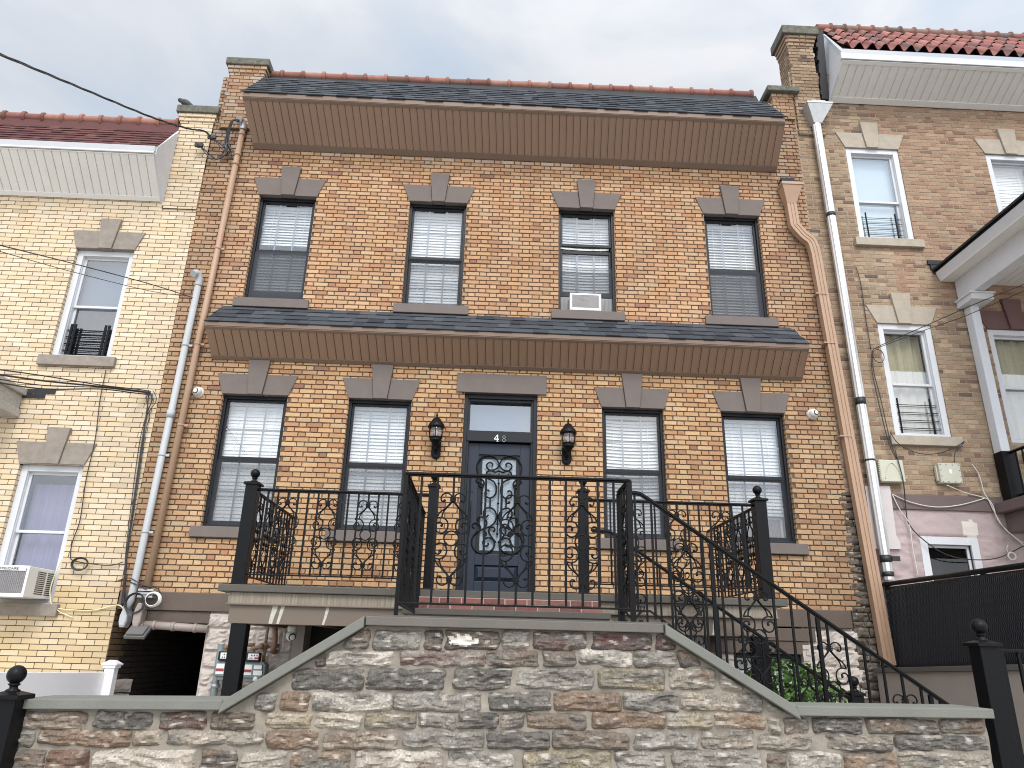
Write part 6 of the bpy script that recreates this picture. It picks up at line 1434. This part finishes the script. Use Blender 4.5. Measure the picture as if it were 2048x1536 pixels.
for i, (y0, y1, r, lab) in enumerate(((738, 782, .007, "topmost slack black wire running to the bundle on the cream wall"), (748, 785, .010, "thick black wire running to the bundle on the cream wall"), (757, 787, .006, "second lowest black wire running to the bundle on the cream wall"), (764, 790, .008, "lowest black wire running to the bundle on the cream wall"))):
    cable("wire", lab, [(-10, y0, -2.6), (90, y0 + 14, -1.6), (200, y1 - 12, -.7), (270, y1 - 4, -.2), (298 + i * 2, y1, -.05)], r, group=G1)
b = MB(); R = random.Random(21)
for s in range(6):
    o = R.uniform(-6, 6); x0 = 300 + R.uniform(-5, 8)
    b.tube(spline([tuple(at(x0, 784 + R.uniform(-4, 4), -.05)), tuple(at(x0 + R.uniform(-6, 8), 800, -.05)), tuple(at(296 + R.uniform(-5, 3), 830, -.03)), tuple(at(286 + o, 870, -.03)), tuple(at(276 + o * 1.2, 940, -.03)), tuple(at(262 + o * .8, 1040, -.03)), tuple(at(254 + o * .5, 1100, -.03)), tuple(at(248 + R.uniform(-4, 3), 1160, -.03)), tuple(at(243 + R.uniform(-2, 12), 1212, -.04))], 6), .0045 + .002 * (s % 2), 5)
tag(b.build("wire_bundle", M_CABLE), "bundle of loose black wires hanging down the edge of the cream wall", "cable")
cable("wire", "single black wire dropping past the cream house's lower lintel to a coil", [(212, 740, -.03), (200, 800, -.03), (190, 880, -.03), (172, 960, -.03), (160, 1040, -.03), (146, 1080, -.03), (141, 1110, -.03), (150, 1122, -.03), (215, 1131, -.03), (246, 1124, -.03)], .006, group=G1)
b = MB(); q = at(160, 1128, -.05)
for s in range(4): b.tube([(q.x + (.085 + s * .006) * math.cos(a * .35 + s), q.y - .004 * s, q.z + (.065 + s * .005) * math.sin(a * .35 + s)) for a in range(19)], .005, 5)
tag(b.build("cable_coil", M_CABLE), "small coil of black wire hung on the cream brick wall", "cable", "cable coils on the walls")
b = MB(); q = at(306, 1199, -.14)
for s in range(6): b.tube([(q.x + (.098 - s * .004) * math.cos(a * .35 + s), q.y - .006 * s, q.z + (.088 - s * .003) * math.sin(a * .35 + s)) for a in range(19)], .005, 5)
tag(b.build("cable_coil", M_PLASTIC), "neat white cable coil in front of the brownstone band", "cable", "cable coils on the walls")
b = MB(); q = at(270, 1206, -.17)
for s in range(4): b.tube([(q.x + (.10 + s * .006) * math.cos(a * .35 + s), q.y - .005 * s, q.z + (.105 + s * .004) * math.sin(a * .35 + s)) for a in range(19)], .0055, 5)
b.tube(spline([tuple(at(230, 1164, -.06)), tuple(at(258, 1156, -.12)), tuple(at(285, 1170, -.15)), tuple(at(318, 1180, -.12)), tuple(at(315, 1210, -.1)), tuple(at(290, 1220, -.12))], 6), .006, 5)
b.tube(spline([tuple(at(238, 1160, -.06)), tuple(at(262, 1165, -.12)), tuple(at(290, 1178, -.15)), tuple(at(300, 1182, -.12))], 6), .007, 5)
tag(b.build("cable_coil", M_CABLE), "tangled black cable loops hung over the two junction boxes", "cable", "cable coils on the walls")
cable("wire", "cream cable drooping from the cream house's air conditioner to the junction boxes", [(122, 1120, -.03), (104, 1165, -.03), (100, 1190, -.03), (108, 1214, -.03), (150, 1220, -.02), (190, 1220, -.02), (235, 1210, -.04), (248, 1220, -.12)], .007, mat("cream_cable", lin(226, 212, 170), rough=.5), group=G1)
cable("wire", "short cream cable end below the cream house's lower sill", [(108, 1212, -.04), (120, 1224, -.03), (146, 1235, -.02)], .006, MATS["cream_cable"], group=G1)
G2 = "wires on the brown house"
cable("wire", "upper black wire stretching from the brown wall to the porch", [(1745, 706, -.05), (1755, 694, -.08), (1850, 652, -.5), (1950, 608, -1.1), (2070, 560, -2.0)], .006, group=G2)
cable("wire", "lower black wire stretching from the brown wall to the porch", [(1755, 696, -.08), (1850, 660, -.4), (1930, 632, -.9), (2070, 572, -1.9)], .005, group=G2)
cable("wire", "black wire dropping from the brick above to the lower right window of the brown house", [(1712, 534, -.02), (1722, 570, -.02), (1732, 640, -.02), (1742, 700, -.03)], .006, group=G2)
b = MB()
for s in range(2): b.tube(spline([tuple(at(1744 + s * 2, 702, -.06)), tuple(at(1744 + s * 3, 740, -.04)), tuple(at(1756 + s * 6, 800, -.04)), tuple(at(1776 + s * 4, 880, -.05)), tuple(at(1792 + s * 2, 918, -.08))], 6), .006, 6)
q = at(1757, 712, -.06); b.tube([(q.x + .08 * math.cos(a * .35), -.06, q.z + .10 * math.sin(a * .35)) for a in range(19)], .005, 6)
b.tube(spline([tuple(at(1790, 900, -.12)), tuple(at(1806, 960, -.13)), tuple(at(1812, 1020, -.05)), tuple(at(1818, 1048, -.05)), tuple(at(1845, 1078, -.05)), tuple(at(1890, 1108, -.09)), tuple(at(1940, 1119, -.09)), tuple(at(1995, 1116, -.05)), tuple(at(2047, 1092, -.05))], 6), .007, 6)
tag(b.build("wire_bundle", M_CABLE), "black wires looping down the brown wall past the hinged telecom box", "cable")
cable("wire", "black wire sagging under the patterned-curtain window's sill to the bolted box", [(1780, 864, -.1), (1800, 890, -.09), (1840, 907, -.09), (1880, 906, -.09), (1915, 892, -.09), (1928, 883, -.09), (1924, 890, -.09), (1910, 906, -.08), (1909, 925, -.08)], .006, group=G2)
cable("wire", "white cable sagging across the purple-brown beam", [(1784, 988, -.05), (1820, 1004, -.05), (1870, 1014, -.05), (1920, 1010, -.05), (1972, 996, -.05)], .007, M_WCABLE, group=G2)
cable("wire", "white cable running from the bolted box down to the porch deck", [(1893, 970, -.07), (1930, 985, -.05), (1972, 997, -.05), (1985, 1010, -.05), (2000, 1046, -.05), (2047, 1090, -.06)], .007, M_WCABLE, group=G2)
cable("wire", "white cable dropping beside the porch newel", [(1944, 928, -.03), (1958, 950, -.03), (1968, 985, -.04), (1976, 998, -.05), (1992, 1030, -.05), (2012, 1060, -.05), (2047, 1086, -.06)], .007, M_WCABLE, group=G2)
cable("wire", "thin white cable hanging over the pink stone beside the metal downspout", [(1785, 990, -.05), (1800, 1020, -.05), (1818, 1048, -.05), (1826, 1100, -.05), (1837, 1154, -.05)], .006, M_WCABLE, group=G2)
b = MB(); q = at(2024, 1112, -.06)
for s in range(4): b.tube([(q.x + (.055 - s * .004) * math.cos(a * .35 + s), q.y, q.z + (.05 - s * .003) * math.sin(a * .35 + s)) for a in range(19)], .005, 5)
b.tube(spline([(q.x - .04, q.y, q.z + .04), (q.x - .05, q.y, q.z + .09), (q.x - .02, q.y, q.z + .14)], 4), .005, 5)
tag(b.build("cable_coil", M_WCABLE), "little white cable coil hung on the pink stone basement wall", "cable", "cable coils on the walls")
b = MB(); q = at(293, 1180, -.13)
for dz, n in ((.0, 4), (-.04, 5), (-.075, 3)): b.box(q.x - .09, q.x + .09, -.15, -.06, q.z + dz - .012, q.z + dz + .012)
tag(b.build("cable_splitter", M_GALV), "stack of small metal cable splitters at the foot of the tan mast", "cable splitter")
